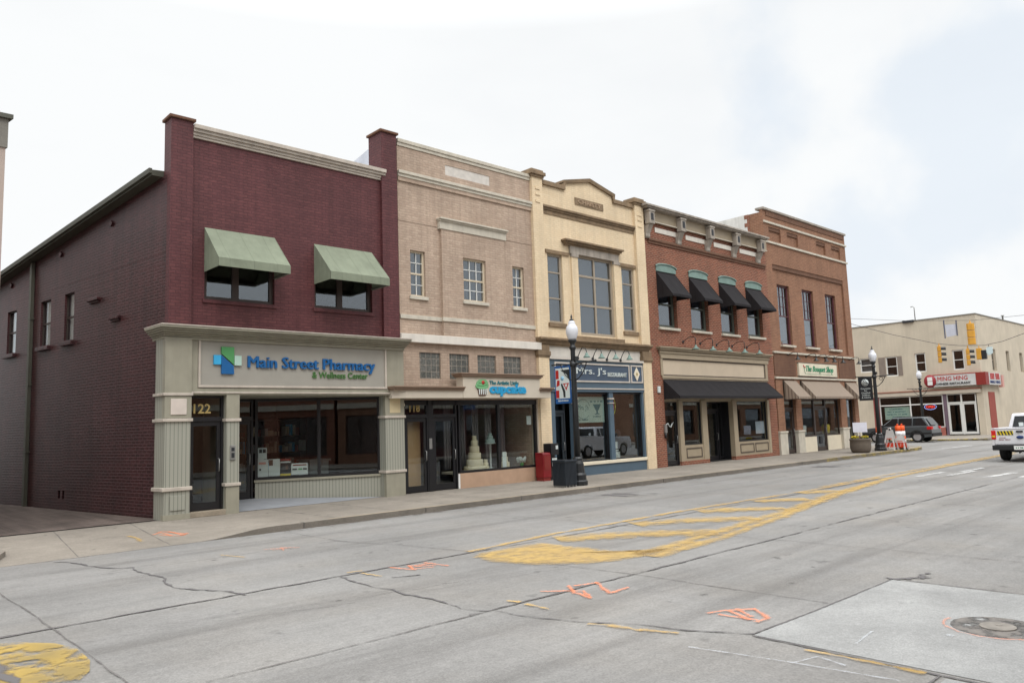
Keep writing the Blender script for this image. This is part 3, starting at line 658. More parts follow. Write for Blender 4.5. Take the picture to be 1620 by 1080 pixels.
for a, b, z in ((-2.75,-2.25,4.72), (-4.0,-3.4,5.33)):
    mb = MB(side); mb.box(a, b, -.09, .02, z, z+.07); mb.box(a+.04, b-.04, -.05, .02, z-.05, z); mb.build('ledge', M['maroon_side'], ph, bevel=.008)
for s_, z in ((2.85,7.2),(5.85,6.92),(9.4,6.55)):
    mb = MB(side); mb.prism([(-s_,z+.08),(-s_-.1,z),(-s_,z-.08),(-s_+.1,z)], 'y', -.05, .01); mb.build('tie_plate', M['maroon_side'], ph)
mb = MB(side); mb.box(-5.7, -5.15, .05, .09, .24, .54); mb.build('vent', M['black'], ph)
# eave gutter, downspout
mb = MB(side)
for a, b in ((-24,-12),(-12,-.36)):
    za, zb = eave(-a), eave(-b)
    mb.add([(a,-.24,za),(b,-.24,zb),(b,.34,zb+.02),(a,.34,za+.02),(a,-.24,za+.13),(b,-.24,zb+.13),(b,.34,zb+.2),(a,.34,za+.2)],
           [(0,3,2,1),(4,5,6,7),(0,1,5,4),(1,2,6,5),(2,3,7,6),(3,0,4,7)])
    mb.add([(a,-.30,za+.05),(b,-.30,zb+.05),(b,-.24,zb+.05),(a,-.24,za+.05),(a,-.31,za+.16),(b,-.31,zb+.16),(b,-.24,zb+.16),(a,-.24,za+.16)],
           [(0,3,2,1),(4,5,6,7),(0,1,5,4),(1,2,6,5),(2,3,7,6),(3,0,4,7)])
mb.build('gutter', M['gutter'], ph)
mb = MB(side); mb.box(-7.78, -7.64, -.1, -.01, .02, eave(7.7)-.02)
for z in (1.5, 3.4, 5.3): mb.box(-7.81, -7.61, -.105, 0, z, z+.05)
mb.build('downspout', M['gutter'], ph)
mb = MB()
p0, p1, q1, q0 = side(-.3,.35,7.85), side(-24,.35,eave(24)+.02), (11.9, FY+24, 5.2), (11.9, FY+.3, 7.9)
mb.quad(p0, q0, q1, p1); mb.build('roof', M['roof'], ph)
# --- taupe timber storefront
YF = 17.40
mb = MB(); mb.prism([(5.75,17.31),(6.30,17.31),(6.30,17.8),(5.70,17.8)], 'z', 0, 3.98); c1 = mb.build('corner_column', M['bead'], ph)
mb = MB(); mb.box(5.735, 6.31, 17.296, 17.5, 2.74, 3.985); mb.box(5.735, 6.31, 17.296, 17.5, 2.2, 2.68); mb.box(5.735, 6.31, 17.296, 17.5, 0, .12); mb.each('panel', M['sage'], c1)
mb = MB()
for z, h in ((2.69,.06),(2.12,.07),(.62,.08)):
    mb.prism([(5.70,17.265),(6.34,17.265),(6.34,17.5),(6.31,17.84),(5.65,17.84)], 'z', z, z+h)
mb.each('band', M['lighttrim'], c1, bevel=.01)
mb = MB(); mb.box(5.86, 6.20, 17.275, 17.3, 2.27, 2.62); mb.build('plaque', plain('pale plaque', A(204,192,182), .6), c1, bevel=.008)
mb = MB(); mb.box(5.87, 6.19, 17.285, 17.3, .2, .52); mb.build('kick_panel', M['bead'], c1, bevel=.008)
def pier(x0, x1, y, bands=((2.10,.07),(.63,.07)), depth=.3, top=2.72):
    mb = MB(); mb.box(x0, x1, y, y+depth, 0, top); o = mb.build('storefront_pier', M['bead'], ph)
    mb = MB()
    for z, h in bands: mb.box(x0-.035, x1+.035, y-.035, y+depth-.03, z, z+h)
    mb.each('band', M['lighttrim'], o, bevel=.008)
    mb = MB(); mb.box(x0-.004, x1+.004, y-.004, y+.1, 2.18, top); mb.box(x0-.004, x1+.004, y-.004, y+.1, 0, .6); mb.each('panel', M['sage'], o); return o
pier(7.13, 7.43, 17.36)
rp = pier(11.52, 12.13, 17.45, depth=.35)
mb = MB(); mb.box(11.66, 12.0, 17.44, 17.47, 2.24, 2.66); mb.build('plaque', plain('cream plaque', A(202,186,150), .6), rp)
mb = MB(); mb.box(7.26, 7.43, 17.66, 19.1, 0, 2.72); mb.build('entry_wall', M['sage'], ph)
mb = MB(); mb.box(6.30, 12.08, YF, YF+.25, 2.74, 3.95); fb = mb.build('sign_board', M['sagepanel'], ph)
mb = MB(); mb.box(6.28, 12.12, YF-.05, YF+.2, 2.72, 2.79); mb.box(6.28,12.1,YF-.02,YF+.2,2.79,2.86); mb.box(6.30, 6.47, YF-.02, YF+.1, 2.86, 3.95); mb.box(11.54, 12.09, YF-.02, YF+.1, 2.86, 3.95); mb.build('surround', M['sage'], fb)
mb = MB(); a, b, c, d = 6.48, 11.53, 2.88, 4.0
mb.box(a, b, YF-.045, YF-.001, c, c+.055); mb.box(a, a+.055, YF-.04, YF-.001, c+.055, d); mb.box(b-.055, b, YF-.04, YF-.001, c+.055, d); mb.box(6.27, 12.12, YF-.07, YF-.03, 2.745, 2.785)
mb.build('moulding', M['lighttrim'], fb, bevel=.01)
mb = MB(); pf = lambda o: [(5.74-o*.55,17.36-o),(12.10+o*.1,17.36-o),(12.14,FY-.105),(5.88,FY-.105),(5.85,FY+.32),(5.70-o*.55,FY+.36)]
steps(mb, pf, [(3.95,4.01,.03),(4.01,4.05,.07),(4.05,4.09,.14),(4.09,4.13,.22),(4.13,4.17,.28),(4.17,4.22,.34)]); mb.build('storefront_cornice', M['sage'], ph, bevel=.012)
mb = MB(); mb.prism([(5.55,17.005),(12.14,17.005),(12.14,FY-.11),(5.87,FY-.11),(5.85,FY+.33),(5.51,FY+.37)], 'z', 4.223, 4.25); mb.build('flashing', M['lighttrim'], ph)
# left street door
d1 = None
def door(root, x0, x1, z0, z1, y, fm=None, tz=None, hx=None, name='door', tf=None, st=.085, pulls=True, gm=None):
    fm = fm or M['black']; mb = MB(tf)
    f = .05
    mb.box(x0, x0+f, y, y+.1, z0, z1); mb.box(x1-f, x1, y, y+.1, z0, z1); mb.box(x0+f, x1-f, y, y+.1, z1-f, z1)
    zt = tz or z1
    if tz: mb.box(x0+f, x1-f, y, y+.1, tz-.05, tz+.05); zt = tz-.05
    else: zt = z1-f
    a, b, c, d = x0+f+.006, x1-f-.006, z0+.01, zt-.006
    mb.box(a, a+st, y+.03, y+.075, c, d); mb.box(b-st, b, y+.03, y+.075, c, d); mb.box(a+st, b-st, y+.031, y+.074, c, c+.17); mb.box(a+st, b-st, y+.031, y+.074, d-.1, d)
    o = mb.build(name, fm, root)
    mb = MB(tf); mb.box(a+st-.01, b-st+.01, y+.05, y+.056, c+.16, d-.09)
    if tz: mb.box(x0+f-.01, x1-f+.01, y+.05, y+.056, tz+.04, z1-f+.01)
    mb.build('pane', gm or M['glass'], o)
    if pulls:
        h = hx if hx else b-st/2; mb = MB(tf); mb.tube([(h,y+.03,z0+.85),(h,y-.03,z0+.87),(h,y-.03,z0+1.13),(h,y+.03,z0+1.15)], .012, 6); mb.build('handle', M['steel'], o)
    return o
d1 = door(ph, 6.31, 7.12, .12, 2.70, 17.52, tz=2.17)
mb = MB(); mb.text('122', 6.45, 6.84, 2.30, 2.52, 17.56, .004, .02); mb.build('number', M['gold'], d1)
mb = MB(); mb.box(6.31, 7.13, 17.36, 17.75, 0, .118); mb.build('door_step', M['kerb'], ph, bevel=.01)
mb = MB(); mb.box(7.21, 7.33, 17.325, 17.358, 1.22, 1.55); o = mb.build('intercom', M['steel'], ph, bevel=.008)
mb = MB(); mb.box(7.235, 7.305, 17.318, 17.326, 1.42, 1.5); mb.box(7.235, 7.305, 17.318, 17.326, 1.27, 1.38); mb.build('keypad', M['ink'], o)
door(ph, 7.50, 8.50, .16, 2.68, 19.0, tz=2.2)
# angled display window
DA, DB = Vector((8.55, 19.0)), Vector((11.54, 17.74)); dv = (DB-DA); DL = dv.length; dv /= DL; dn = Vector((-dv.y, dv.x))
def diag(x, y, z): return (DA.x+dv.x*x+dn.x*y, DA.y+dv.y*x+dn.y*y, z)
window(ph, 0, DL, .62, 2.70, 0, M['black'], M['glass'], fw=.07, d=.1, vs=(DL*.497,), mw=.08, tf=diag, name='display_window')
mb = MB(diag); mb.box(0, DL+.05, .01, .2, 0, .56); o = mb.build('stall_riser', M['bead'], ph)
mb = MB(diag); mb.box(-.02, DL+.06, -.03, .2, .56, .618); mb.build('cap', M['sage'], o)
mb = MB(); mb.quad((7.43,17.62,.006),(11.52,17.62,.006),(8.55,19.02,.16)); mb.quad((7.43,17.62,.006),(8.55,19.02,.16),(7.43,19.02,.16)); mb.build('entry_ramp', plain('pale blue grey ramp concrete', A(168,171,176,.72), .85, var=.12), ph)
mb = MB(); mb.prism([(6.25,17.5),(12.1,17.5),(12.1,18),(8.6,19.25),(6.25,19.25)], 'z', 2.705, 2.735); mb.build('soffit', M['sage'], ph)
room(ph, 6.0, 12.0, 17.9, 25, -.05, 3.3, plain('brown dim interior', A(70,50,48), .9, var=.3))
# stock shelves seen through the glass
sh = thing('shop_shelf', 'dark stocked shelves deep inside the corner shop behind its window', 'shelf', (10.5, 22, .1))
mb = MB(); mb.box(8.6,11.6,22,22.4,.1,.2)
for z in (.7,1.2,1.7,2.2): mb.box(8.6,11.6,22,22.4,z,z+.03)
for x in (8.6,9.6,10.6,11.57): mb.box(x,x+.03,22,22.4,.1,2.3)
mb.build('rack', M['brownp'], sh)
for z in (.73,1.23,1.73):
    mb = MB(); x = 8.66
    while x < 11.45:
        w_ = random.uniform(.08,.2); 
        if random.random() < .8: mb.box(x, x+w_*.8, 22.02, 22.3, z, z+random.uniform(.12,.36), random.choice((0,1,2,3)))
        x += w_
    o = mb.build('stock', [M['paper'], M['midblue'], M['darkred'], M['cream']], sh)
mb = MB(); mb.box(10.9,11.5,20.5,21.2,.1,.95); mb.box(10.85,11.55,20.45,21.25,.95,1.0); tag(mb.build('shop_counter', M['paper'], base=(11.2,20.85,.1)), 'white shop counter deep inside the corner shop beside its shelves', 'counter')
# posters standing behind the glass at the left end
def dpos(r): return (DA.x-r*DA.y)/(r*dv.y-dv.x)
def poster(r0, r1, z0, z1, name, label, cat, deco, m=None, thk=.008):
    a, b = dpos(r0), dpos(r1); yd = .13
    def zz(z, r): 
        yy = DA.y+dv.y*dpos(r); return 1.75+(z-1.75)*yy/18.
    t = thing(name, label, cat, diag((a+b)/2, yd, zz(z0, r0)))
    mb = MB(diag); A0, A1 = zz(z0, (r0+r1)/2), zz(z1, (r0+r1)/2); mb.box(a, b, yd, yd+thk, A0, A1); mb.build('board', m or M['paper'], t)
    w_, h_ = b-a, A1-A0
    for i, (u0, u1, v0, v1, mm) in enumerate(deco):
        mb = MB(diag); mb.box(a+u0*w_, a+u1*w_, yd-.003-.001*i, yd, A0+v0*h_, A0+v1*h_); mb.build('print', M[mm], t)
r = lambda x: x/18.
poster(r(8.18), r(8.41), 1.17, 1.45, 'window_notice', 'small white notice with two dark squares above a white poster in the corner shop window', 'notice', [(.12,.46,.55,.88,'ink'),(.54,.88,.55,.88,'ink')])
poster(r(8.14), r(8.445), .74, 1.16, 'window_poster', 'white poster with a small dark spot next to the corner shop entrance', 'poster', [(.2,.8,.72,.85,'pink'),(.24,.4,.36,.48,'ink')])
poster(r(8.455), r(8.755), .74, 1.16, 'window_poster', 'white poster with a dark picture at its top corner in the corner shop window', 'poster', [(.02,.38,.62,.96,'brownp')])
poster(r(8.765), r(9.045), .73, 1.15, 'window_poster', 'dark poster with red top and yellow foot in the corner shop window', 'poster', [(0,1,.87,1,'darkred'),(0,1,.76,.84,'paper'),(.5,.75,.35,.6,'brownp'),(0,1,0,.12,'yellowp')], M['ink'])
poster(r(9.06), r(9.52), .73, 1.02, 'window_poster', 'wide low white poster with dark bands beside the dark poster in the corner shop', 'poster', [(.1,.92,.78,.88,'darkred'),(.06,.35,.42,.55,'ink'),(.42,.65,.42,.55,'green'),(.7,.95,.42,.55,'ink')])
# the shop sign: cross emblem and raised letters
sg = thing('shop_sign', 'blue and green raised lettering with a cross emblem on the taupe board', 'sign', (9, YF, 3.4))
sx = YF/FY
def fz(z): return 1.75+(z-1.75)*sx
e = .05; y1 = YF-.003; y0 = y1-e
X = lambda x: x*sx
mb = MB(); mb.box(X(6.93), X(7.10), y0, y1, fz(3.44), fz(3.66)); mb.build('emblem', M['midblue'], sg)
mb = MB(); mb.box(X(7.42), X(7.59), y0, y1, fz(3.43), fz(3.66)); mb.build('emblem', M['mint'], sg)
mb = MB(); mb.prism([(X(7.11),fz(3.70)),(X(7.11),fz(3.86)),(X(7.41),fz(3.86)),(X(7.41),fz(3.44))], 'y', y0, y1); mb.build('emblem', M['green'], sg)
mb = MB(); mb.prism([(X(7.11),fz(3.66)),(X(7.40),fz(3.41)),(X(7.41),fz(3.22)),(X(7.11),fz(3.22))], 'y', y0, y1); mb.build('emblem', M['blue'], sg)
mb = MB(); mb.btext('Main Street Pharmacy', X(7.75), X(11.33), fz(3.30), fz(3.67), YF-.005, .045, .022); mb.build('lettering', M['blue'], sg)
mb = MB(); mb.text('& Wellness Center', X(9.46), X(11.1), fz(3.165), fz(3.33), YF-.005, .03, .008); mb.build('lettering', plain('leaf green letters', A(74,116,62), .5), sg)

# ================================================================ 2. tan building
cu_ = thing('brick_building', 'tan brick two storey shop building with white grid windows and cream canopy', 'building', (12.2, FY, 0))
tw = [(12.60,13.13,5.59,6.94), (14.50,15.43,5.59,6.95), (16.63,17.15,5.59,6.94)]
mb = MB(); mb.wall(12.2, 13.75, 4.0, 10.08, [tw[0]], FY, .3); mb.wall(16.2, 17.68, 4.0, 10.08, [tw[2]], FY, .3); mb.wall(13.75, 16.2, 4.0, 5.0, [], FY, .3); mb.wall(13.75, 16.2, 7.6, 10.08, [(13.96,15.77,9.45,9.77)], FY, .3)
mb.build('wall', M['tanbrick'], cu_)
gb = [(12.85,13.61),(13.94,14.70),(15.03,15.79),(16.11,16.88)]
mb = MB(); mb.wall(12.2, 17.68, 2.6, 4.0, [(a,b,3.21,3.97) for a,b in gb], FY, .3); mb.build('wall', M['tanbrick'], cu_)
mb = MB(); mb.wall(13.68, 16.22, 4.35, 7.7, [(14.49,15.40,5.60,6.93)], FY-.1, .4); mb.build('projecting_bay', M['tanbrick'], cu_)
mb = MB(); pf = lambda o: [(13.62-o*.4,FY-.1-o),(16.28+o*.4,FY-.1-o),(16.28+o*.4,FY),(13.62-o*.4,FY)]
steps(mb, pf, [(7.70,7.93,.03),(7.93,7.98,.07),(7.98,8.03,.12)]); mb.build('bay_cap', M['stone'], cu_, bevel=.008)
mb = MB(); mb.box(12.2, 17.68, FY-.06, FY+.36, 10.08, 10.19); mb.box(12.2,17.68,FY-.03,FY,9.98,10.08); mb.build('coping', M['stone'], cu_, bevel=.01)
mb = MB(); mb.box(12.2, 17.66, FY-.11, FY, 9.14, 9.23); mb.box(12.2, 17.66, FY-.07, FY, 9.05, 9.14); mb.build('belt_course', M['stone'], cu_, bevel=.01)
mb = MB(); mb.box(12.2, 17.66, FY-.045, FY, 8.93, 9.05); mb.each('brick_course', M['tanbrick'], cu_)
mb = MB(); mb.box(13.96, 15.77, FY+.015, FY+.2, 9.45, 9.77); pl = mb.build('name_plaque', plain('pale limestone plaque', A(206,200,192), .75, var=.15, scale=6), cu_)
mb = MB(); mb.box(12.2, 13.68, FY-.04, FY, 4.91, 5.03); mb.box(13.64, 16.26, FY-.14, FY-.1, 4.91, 5.03); mb.box(16.22, 17.67, FY-.04, FY, 4.91, 5.03); mb.each('belt_course', M['stone'], cu_, bevel=.006)
mb = MB(); mb.box(12.14, 17.70, FY-.15, FY, 4.23, 4.47); mb.build('white_band', M['whitestone'], cu_, bevel=.01)
mb = MB(); mb.box(12.2, 13.66, FY-.012, FY, 7.76, 7.83); mb.box(16.25,17.66,FY-.012,FY,7.76,7.83); mb.each('brick_course', M['tanbrick'], cu_)
for i, (a, b, c, d) in enumerate(tw):
    y = FY+.08 if i != 1 else FY-.02
    if i == 1: a, b, c, d = 14.49, 15.40, 5.60, 6.93
    m_ = (c+d)/2; n_ = 3 if i == 1 else 2; f = .055
    window(cu_, a, b, c, d, y, M['creamwin'], fw=f, hs=(m_,), bars=[(x0,x1,z0,z1) for x0,x1,z0,z1 in grid(a+f,b-f,c+f,m_-.025,n_,2)+grid(a+f,b-f,m_+.025,d-f,n_,2)], bm_=M['whitewin'], blind_or_sky_panel=M['blind_or_sky_panel'], sill=(.1,.14,M['stone']))
room(cu_, 12.4, 17.5, FY+.5, FY+5, 5.0, 7.6, M['roomdark'], name='upper_interior')
for a, b in gb:
    mb = MB(); mb.box(a, b, FY+.05, FY+.12, 3.21, 3.97); mb.build('glass_block_window', M['blocks'], cu_)
body(cu_, 12.2, 17.68, FY+.3, FY+22, 0, 9.95, M['tanbrick'], 9.4)
mb = MB(); mb.prism([(FY+.56,8),(FY+12,7),(FY+12,9.3),(FY+2.2,10.0),(FY+.56,10.28)], 'x', 12.0, 12.19); mb.build('side_parapet', plain('pale blue grey sheet', A(214,218,228), .7), cu_)
# canopy with raised sign section
YC = 17.15
mb = MB(); mb.prism([(11.62,YC+.12),(12.0,YC),(17.64,YC),(17.64,FY),(12.15,FY),(12.15,17.44),(11.62,17.44)], 'z', 2.63, 2.84); mb.build('canopy', M['canopy'], cu_)
mb = MB()
for x0, x1 in ((11.58,14.02),(17.14,17.68)):
    mb.box(x0, x1, YC-.05, FY-.16, 2.84, 2.885); mb.box(x0-.02, x1, YC-.09, FY-.16, 2.885, 2.92); mb.box(x0-.03 if x0 < 12 else x0, x1+.03 if x1 > 15 else x1, YC-.12, FY-.16, 2.92, 2.955)
mb.each('canopy_moulding', M['canopytop'], cu_, n=3, bevel=.008)
mb = MB(); mb.box(14.0, 17.16, YC-.012, YC+.3, 2.632, 3.24); cs = mb.build('canopy_sign_board', M['canopy'], cu_)
mb = MB(); mb.box(13.94, 17.20, YC-.06, YC+.33, 3.24, 3.28); mb.box(13.9, 17.24, YC-.09, YC+.36, 3.28, 3.33); mb.box(13.86, 17.28, YC-.12, YC+.38, 3.33, 3.36); mb.build('moulding', M['canopytop'], cs, bevel=.008)
mb = MB(); mb.wall(12.15, 17.66, 2.45, 2.63, [], FY+.02, .1); mb.build('transom_beam', M['black'], cu_)
dd = door(cu_, 12.28, 13.12, .01, 2.62, FY+.02, tz=2.14, gm=M['glass'])
mb = MB(); mb.text('118', 12.50, 12.86, 2.26, 2.48, FY+.055, .004, .02); mb.build('number', M['gold'], dd)
mb = MB(); mb.box(13.12, 13.26, FY+.01, FY+.14, .01, 2.62); mb.build('door_post', M['black'], cu_)
door(cu_, 13.26, 14.17, .01, 2.62, FY+.02, tz=2.14)
mb = MB(); mb.box(12.37, 13.03, FY+.3, FY+.34, .1, 2.05); mb.build('door_blind', M['boardtan'], cu_)
mb = MB(); mb.box(13.13, 13.23, FY-.01, FY+.01, 1.2, 1.5); mb.build('intercom', M['steel'], cu_, bevel=.005)
window(cu_, 14.25, 17.50, .44, 2.62, FY+.03, M['black'], M['glass'], fw=.07, d=.1, vs=(15.86,), mw=.09, name='display_window')
mb = MB(); mb.box(14.22, 17.52, FY, FY+.3, 0, .435); mb.build('stall_riser', M['tansimple'], cu_)
mb = MB(); mb.box(14.17, 14.22, FY-.01, FY+.05, 0, .43); mb.build('corner_strip', M['white'], cu_)
mb = MB(); mb.box(17.52, 17.68, FY, FY+.3, 0, 2.62); mb.build('storefront_pier', M['canopy'], cu_)
mb = MB(); mb.lathe([(.045,2.42),(.05,2.46),(.03,2.52),(.015,2.6)], 12.17, FY-.12, 10); mb.build('entry_light', M['cream'], cu_)
room(cu_, 12.3, 17.6, FY+.15, FY+7, .02, 2.9, M['room'])
mb = MB()
for x in (14.6,15.2,15.75,16.3,16.9):
    for q in range(5): mb.tube([(x+q*.05,FY+1.2+.03*(q%2),.5),(x+q*.05,FY+1.2+.03*(q%2),2.6)], .035, 6)
tag(mb.build('window_curtain', plain('grey drape', A(150,146,150), .8), base=(15.7,FY+1.2,.5)), 'grey vertical drapes hanging behind the cakes in the cake shop window', 'curtain')
mb = MB(); mb.box(14.28,17.46,FY+.16,FY+.95,.40,.46); mb.build('display_floor', M['cream'], cu_)
def cake(x, y, z, tiers, label, m=None, group='display cakes in the window'):
    t = thing('display_cake', label, 'cake', (x, y, z), group); zz = z
    for r_, h in tiers:
        mb = MB(); mb.lathe([(r_*.97,zz),(r_,zz+.01),(r_,zz+h-.015),(r_*.96,zz+h)], x, y, 20); mb.build('tier', m or M['cakecream'], t); zz += h+.001
cake(15.22, FY+.5, .47, [(.34,.12),(.26,.2),(.2,.2),(.155,.2),(.11,.18),(.075,.14)], 'tall cream tiered cake, tallest of those in the cake shop window')
cake(15.58, FY+.4, .47, [(.11,.1),(.085,.1),(.06,.1)], 'tiny cream tiered cake low beside the tall cake')
t = thing('cake_stand', 'slim stand raising a pale cake in the cake shop window', 'stand', (15.92, FY+.55, .47)); mb = MB(); mb.lathe([(.13,.47),(.13,.49),(.02,.51),(.02,1.23),(.18,1.25),(.18,1.265)], 15.92, FY+.55, 16); mb.build('pedestal', M['paper'], t)
cake(15.92, FY+.55, 1.266, [(.15,.12),(.1,.1),(.06,.08)], 'pale green tiered cake up on a slim stand', M['cakepale'])
cake(16.40, FY+.42, .47, [(.15,.18),(.1,.16),(.07,.14)], 'small cream tiered cake beside the black window post')
for x, z, w_, h, lab in ((16.10,.5,.16,.48,'tall narrow pale card leaning in the cake shop window'), (17.22,1.8,.2,.28,'small white notice taped high in the cake shop window')):
    mb = MB(); mb.box(x-w_/2,x+w_/2,FY+.098,FY+.102,z,z+h); tag(mb.build('window_notice', M['paper'], base=(x,FY+.1,z)), lab, 'notice')
t = thing('flower_arrangement', 'white flowers on a low green stem in the cake shop window', 'flowers', (17.12,FY+.4,.47))
mb = MB(); mb.lathe([(.05,.47),(.07,.55),(.05,.6)], 17.12, FY+.4, 10); mb.build('pot', M['green'], t)
mb = MB()
for i in range(14): 
    a = random.random()*6.3; q = random.random()*.2; mb.lathe([(.01,.58),(.05,.62+q*.5),(.045,.66+q*.5),(.01,.69+q*.5)], 17.12+q*math.cos(a), FY+.4+q*.6*math.sin(a), 7)
mb.build('bloom', M['paper'], t)
sg = thing('shop_sign', 'cupcake picture with cyan bubble lettering on the cream canopy', 'sign', (15.6, YC, 2.7))
YS = YC-.016; kx = YS/FY; X = lambda x: x*kx; fz = lambda z: 1.75+(z-1.75)*kx
mb = MB(); mb.prism([(X(14.98),fz(2.97)),(X(15.04),fz(2.72)),(X(15.30),fz(2.72)),(X(15.38),fz(2.97))], 'y', YS-.02, YS); mb.build('wrapper', M['brownp'], sg)
mb = MB()
for i in range(5): 
    a = 15.03+.075*i; mb.prism([(X(a),fz(2.95)),(X(a+.015),fz(2.76)),(X(a+.04),fz(2.76)),(X(a+.045),fz(2.95))], 'y', YS-.024, YS-.019)
mb.each('pleat', M['paper'], sg)
mb = MB(); mb.prism([(X(14.93),fz(2.97)),(X(14.91),fz(3.03)),(X(14.95),fz(3.09)),(X(14.97),fz(3.15)),(X(15.06),fz(3.21)),(X(15.2),fz(3.23)),(X(15.33),fz(3.21)),(X(15.4),fz(3.14)),(X(15.43),fz(3.05)),(X(15.41),fz(2.97)),(X(15.3),fz(2.93)),(X(15.05),fz(2.93))], 'y', YS-.03, YS); mb.build('icing', plain('mint icing', A(116,172,122), .5), sg)
mb = MB(); mb.tube([(X(14.97),YS-.032,fz(3.04)),(X(15.15),YS-.033,fz(3.02)),(X(15.36),YS-.032,fz(3.06))], .01, 5); mb.tube([(X(15.04),YS-.032,fz(3.12)),(X(15.2),YS-.033,fz(3.1)),(X(15.32),YS-.032,fz(3.13))], .01, 5); mb.each('swirl', M['green'], sg)
mb = MB(); mb.lathe([(.001,YS-.05),(.055,YS-.045),(.06,YS-.03),(.06,YS)], X(15.2), fz(3.13), 12, ax='y'); mb.build('cherry', M['red'], sg)
mb = MB(); mb.text('cupcake', X(15.47), X(17.04), fz(2.71), fz(3.09), YS, .03, .05); mb.build('lettering', M['cyan'], sg)
mb = MB(); mb.text('cupcake', X(15.46), X(17.05), fz(2.705), fz(3.095), YS, .018, .075); mb.build('outline', plain('pale cyan halo', A(120,178,200), .5), sg)
mb = MB(); mb.text('The Artistic Little', X(15.48), X(16.72), fz(3.07), fz(3.19), YS, .02, .02); mb.build('lettering', M['tealtxt'], sg)

# ================================================================ 3. yellow building
ye = thing('brick_building', 'pale yellow brick building with a low gable parapet and slate blue restaurant front', 'building', (17.68, FY, 0))
yw = [(18.28,19.02,5.2,7.6), (19.82,21.76,4.87,7.74), (22.26,23.02,5.14,7.6)]
mb = MB(); mb.wall(17.7, 23.78, 4.4, 9.98, yw, FY, .3); mb.prism([(19.25,9.98),(21.95,9.98),(21.95,10.22),(20.6,10.54),(19.25,10.22)], 'y', FY, FY+.3); mb.build('wall', M['yellow'], ye)
for a, b in ((17.57,18.06),(23.13,23.66)):
    mb = MB(); mb.box(a, b, FY-.12, FY+.35, 4.66, 10.12); o = mb.build('pilaster', M['yellow'], ye)
    mb = MB(); mb.box(a-.05,b+.05,FY-.17,FY+.4,10.12,10.2); mb.box(a-.1,b+.1,FY-.22,FY+.45,10.2,10.32); mb.box(a-.04,b+.04,FY-.16,FY+.39,10.32,10.4); mb.build('cap', M['brownstone'], o, bevel=.012)
    mb = MB()
    for z in (9.25,9.5,9.7): mb.box(a+.14,b-.14,FY-.145,FY-.12,z,z+.09)
    mb.each('ornament', M['yellow'], o, bevel=.008)
    mb = MB(); mb.box(a, b, FY-.12, FY+.3, 0, 4.2); mb.build('storefront_pier', M['yellow'], ye)
    mb = MB(); mb.box(a-.03,b+.03,FY-.15,FY+.2,4.0,4.05); mb.box(a-.05,b+.05,FY-.17,FY+.2,4.05,4.2); mb.box(a-.02,b+.02,FY-.14,FY+.2,4.2,4.4); mb.build('capital', M['brownstone'], o, bevel=.01)
mb = MB(); mb.box(18.06,19.28,FY-.08,FY+.34,9.98,10.13); mb.box(21.92,23.13,FY-.08,FY+.34,9.98,10.13)
for s_ in (-1,1):
    e0, e1 = 20.6+s_*1.42, 20.6
    mb.add([(e0,FY-.08,10.2),(e1,FY-.08,10.52),(e1,FY+.34,10.52),(e0,FY+.34,10.2),(e0,FY-.1,10.32),(e1,FY-.1,10.65),(e1,FY+.36,10.65),(e0,FY+.36,10.32)], [(0,3,2,1),(4,5,6,7),(0,1,5,4),(1,2,6,5),(2,3,7,6),(3,0,4,7)])
    mb.box(min(e0,e0-s_*.12), max(e0,e0-s_*.12), FY-.078, FY+.338, 10.132, 10.24)
mb.build('coping', M['brownstone'], ye)
mb = MB(); pf = lambda o: [(18.06,FY-o),(23.13,FY-o),(23.13,FY),(18.06,FY)]
steps(mb, pf, [(8.96,9.1,.03),(9.1,9.17,.07),(9.17,9.25,.12)]); mb.build('frieze', M['brownstone'], ye, bevel=.01)
mb = MB(); mb.box(19.81, 21.36, FY-.03, FY, 9.57, 9.82); pl = mb.build('name_plaque', M['brownstone'], ye)
mb = MB(); mb.text('CHRISTY', 19.95, 21.22, 9.62, 9.77, FY-.03, .02, .02); mb.build('lettering', plain('worn carved letters', A(164,140,116), .8), pl)
mb = MB(); mb.box(19.38, 22.05, FY-.08, FY, 7.72, 7.98); hd = mb.build('lintel', M['greystone'], ye)
mb = MB(); pf = lambda o: [(19.2-o*.8,FY-o),(22.05+o*.5,FY-o),(22.05+o*.5,FY),(19.2-o*.8,FY)]
steps(mb, pf, [(7.98,8.04,.1),(8.04,8.1,.18),(8.1,8.17,.26)]); mb.build('hood', M['brownstone'], hd, bevel=.012)
for a, b in ((18.18,19.34),(22.1,23.1)):
    mb = MB(); mb.box(a, b, FY-.05, FY, 7.6, 7.72); mb.build('lintel', M['brownstone'], ye, bevel=.006)
for a, b in ((19.45,19.78),(21.76,22.08)):
    mb = MB(); mb.box(a, b, FY-.06, FY, 4.75, 7.6); o = mb.build('window_pilaster', M['yellow'], ye)
    mb = MB(); mb.box(a-.02,b+.02,FY-.09,FY-.001,7.6,7.715); mb.build('capital', M['greystone'], o)
a, b, c, d = yw[0]; window(ye, a, b, c, d, FY+.06, M['greywin'], fw=.08, hs=(6.96,6.06), blind_or_sky_panel=M['blind_or_sky_panel'] if a < 20 else None, sill=(.14,.12,M['brownstone']))
a, b, c, d = yw[2]; window(ye, a, b, c, d, FY+.06, M['greywin'], fw=.08, hs=(6.96,6.06), blind_or_sky_panel=M['blind_or_sky_panel'] if a < 20 else None, sill=(.14,.12,M['brownstone']))
a, b, c, d = yw[1]; window(ye, a, b, c, d, FY+.06, M['greywin'], fw=.1, vs=((a+b)/2-.02,), hs=(7.0,5.95), mw=.08, blind_or_sky_panel=M['blind_or_sky_panel'])
mb = MB()
